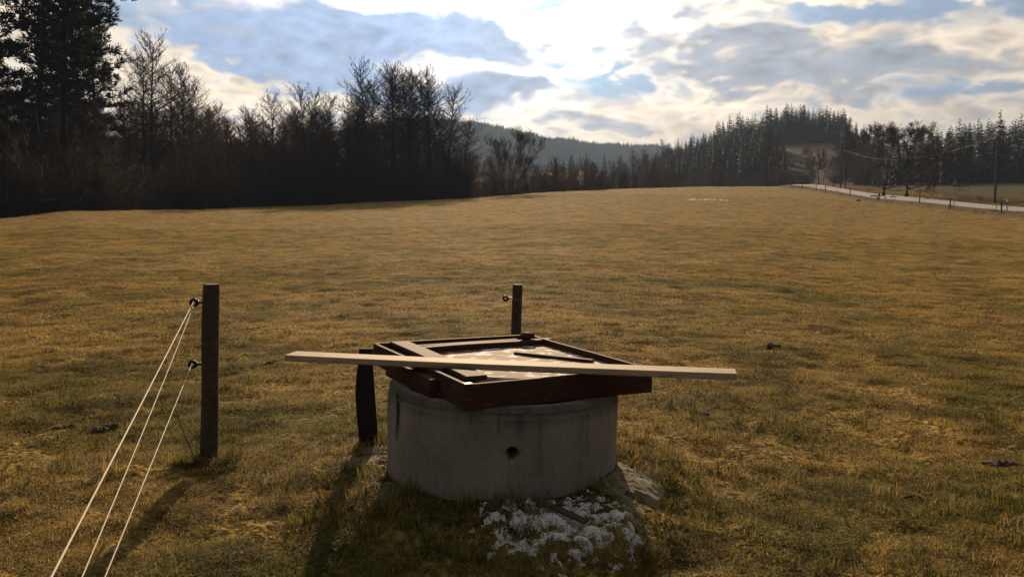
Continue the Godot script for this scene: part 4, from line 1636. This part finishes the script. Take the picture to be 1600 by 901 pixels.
func make_grass() -> void:
	var low := [tuft(1, 34, 0.030, 0.0040, 0.09, 1.4), tuft(2, 28, 0.036, 0.0038, 0.075, 1.2), tuft(3, 34, 0.042, 0.0042, 0.11, 1.0, true)]
	var lists := [[], [], []]
	rng.seed = 900
	# r0, r1, tufts, scale, half angle
	for zone in [[2.2, 6.0, 46000, 0.75, 50.0], [6.0, 10.0, 52000, 0.88, 42.0], [10.0, 20.0, 80000, 1.2, 40.0], [20.0, 42.0, 70000, 1.8, 38.0], [42.0, 130.0, 80000, 2.5, 36.0]]:
		for k in zone[2]:
			var r := sqrt(lerpf(zone[0] * zone[0], zone[1] * zone[1], rng.randf()))
			var p := polar(rr(-zone[4], zone[4]), r)
			if r > 40.0:
				var th := rad_to_deg(atan2(p.x, -p.y))
				if r > columns(th)[0] + 1.0 or road_side(p.x, p.y) > -2.7:
					continue
			if n_mid.get_noise_2d(p.x * 4.0 + 90.0, p.y * 4.0) + 0.5 * n_mid.get_noise_2d(p.x * 1.3, p.y * 1.3 + 20.0) < -0.16 and rng.randf() < 0.8:
				continue
			if on_slab(p) and rng.randf() < 0.72:
				continue
			var dw := Vector2(p.x - WELL.x, p.y - WELL.y).length()
			if dw < 0.62 or (dw < 1.0 and rng.randf() < 0.7):
				continue
			lists[rng.randi() % 3].append([p, r, zone[3]])
	for v in 3:
		var mm := MultiMesh.new()
		mm.transform_format = MultiMesh.TRANSFORM_3D
		mm.use_colors = true
		mm.mesh = low[v]
		mm.instance_count = lists[v].size()
		for k in lists[v].size():
			var p: Vector2 = lists[v][k][0]
			var r: float = lists[v][k][1]
			var clump := n_mid.get_noise_2d(p.x * 4.0 + 90.0, p.y * 4.0)
			var sc: float = lists[v][k][2] * rr(0.7, 1.25)
			var tall := sc * clampf(0.85 + 0.9 * clump, 0.4, 1.8)
			var b := Basis.from_euler(Vector3(0, rng.randf() * TAU, 0)) * Basis.from_scale(Vector3(sc, minf(tall, 0.62 + 0.08 * sc) * (1.0 if k % 23 else 1.7), sc))
			mm.set_instance_transform(k, Transform3D(b, Vector3(p.x, ground(p.x, p.y), p.y)))
			mm.set_instance_color(k, grass_color(p.x, p.y) if k % 23 else Color(0.05, 0.042, 0.016))
		var o := MultiMeshInstance3D.new()
		o.name = numbered("grass")
		o.multimesh = mm
		o.material_override = M.grass
		add_child(o)
		tag(o, "short dry tan and olive meadow grass", "", "meadow grass", "stuff")
	# taller greener tufts near the well, the post and the front edge
	var high := [tuft(11, 24, 0.13, 0.0048, 0.045, 0.8), tuft(12, 20, 0.10, 0.0048, 0.05, 0.95)]
	rng.seed = 950
	for v in 2:
		var at := []
		for k in 900:
			var p := Vector2.ZERO
			var pick := rng.randf()
			if pick < 0.30:
				var q := rng.randf() * TAU
				p = Vector2(WELL.x, WELL.y) + Vector2(cos(q), sin(q)) * rr(0.64, 1.15)
			elif pick < 0.36:
				p = Vector2(-1.775, -4.85) + Vector2(rr(-0.14, 0.16), rr(-0.1, 0.16))
			else:
				p = polar(rr(-34, 34), rr(3.1, 7.5))
				if n_mid.get_noise_2d(p.x * 1.6 + 12.0, p.y * 1.6) < 0.05:
					continue
			if on_slab(p) or Vector2(p.x - 0.2, p.y + 3.65).length() < 0.36 and rng.randf() < 0.8:
				continue
			at.append(p)
		var mm := MultiMesh.new()
		mm.transform_format = MultiMesh.TRANSFORM_3D
		mm.use_colors = true
		mm.mesh = high[v]
		mm.instance_count = at.size()
		for k in at.size():
			var sc := rr(0.6, 1.1)
			mm.set_instance_transform(k, Transform3D(Basis.from_euler(Vector3(rr(-0.3, 0.3), rng.randf() * TAU, rr(-0.3, 0.3))).scaled(Vector3(sc, sc * rr(0.6, 1.0), sc)), Vector3(at[k].x, ground(at[k].x, at[k].y), at[k].y)))
			var g := rng.randf()
			mm.set_instance_color(k, Color(0.10, 0.115, 0.022).lerp(Color(0.36, 0.25, 0.10), g * g))
		var o := MultiMeshInstance3D.new()
		o.name = numbered("grass_tufts")
		o.multimesh = mm
		o.material_override = M.grass
		add_child(o)
		tag(o, "taller tufts of green and straw grass near the well", "", "taller grass", "stuff")
	# straw standing along the lane
	var straw := tuft(21, 30, 0.55, 0.022, 0.30, 0.8)
	var along := []
	rng.seed = 977
	for k in 2600:
		var q := rr(-20.0, 150.0)
		var side := rr(3.4, 5.0) if rng.randf() < 0.45 else rr(5.0, 13.0) if rng.randf() < 0.6 else -rr(3.0, 4.6)
		if side < 0.0 and rng.randf() < 0.7:
			continue
		along.append(ROAD_A + ROAD_DIR * q + Vector2(-ROAD_DIR.y, ROAD_DIR.x) * side)
	var vm := MultiMesh.new()
	vm.transform_format = MultiMesh.TRANSFORM_3D
	vm.use_colors = true
	vm.mesh = straw
	vm.instance_count = along.size()
	for k in along.size():
		var sc := rr(0.5, 1.1)
		vm.set_instance_transform(k, Transform3D(Basis.from_euler(Vector3(0, rng.randf() * TAU, 0)).scaled(Vector3(sc, sc * rr(0.5, 1.0), sc)), Vector3(along[k].x, land(along[k].x, along[k].y) - 0.02, along[k].y)))
		vm.set_instance_color(k, Color(0.40, 0.28, 0.13).lerp(Color(0.20, 0.16, 0.06), rng.randf()))
	var vo := MultiMeshInstance3D.new()
	vo.name = "verge_grass"
	vo.multimesh = vm
	vo.material_override = M.grass
	add_child(vo)
	tag(vo, "straw-coloured tall grass along both sides of the lane", "", "", "stuff")
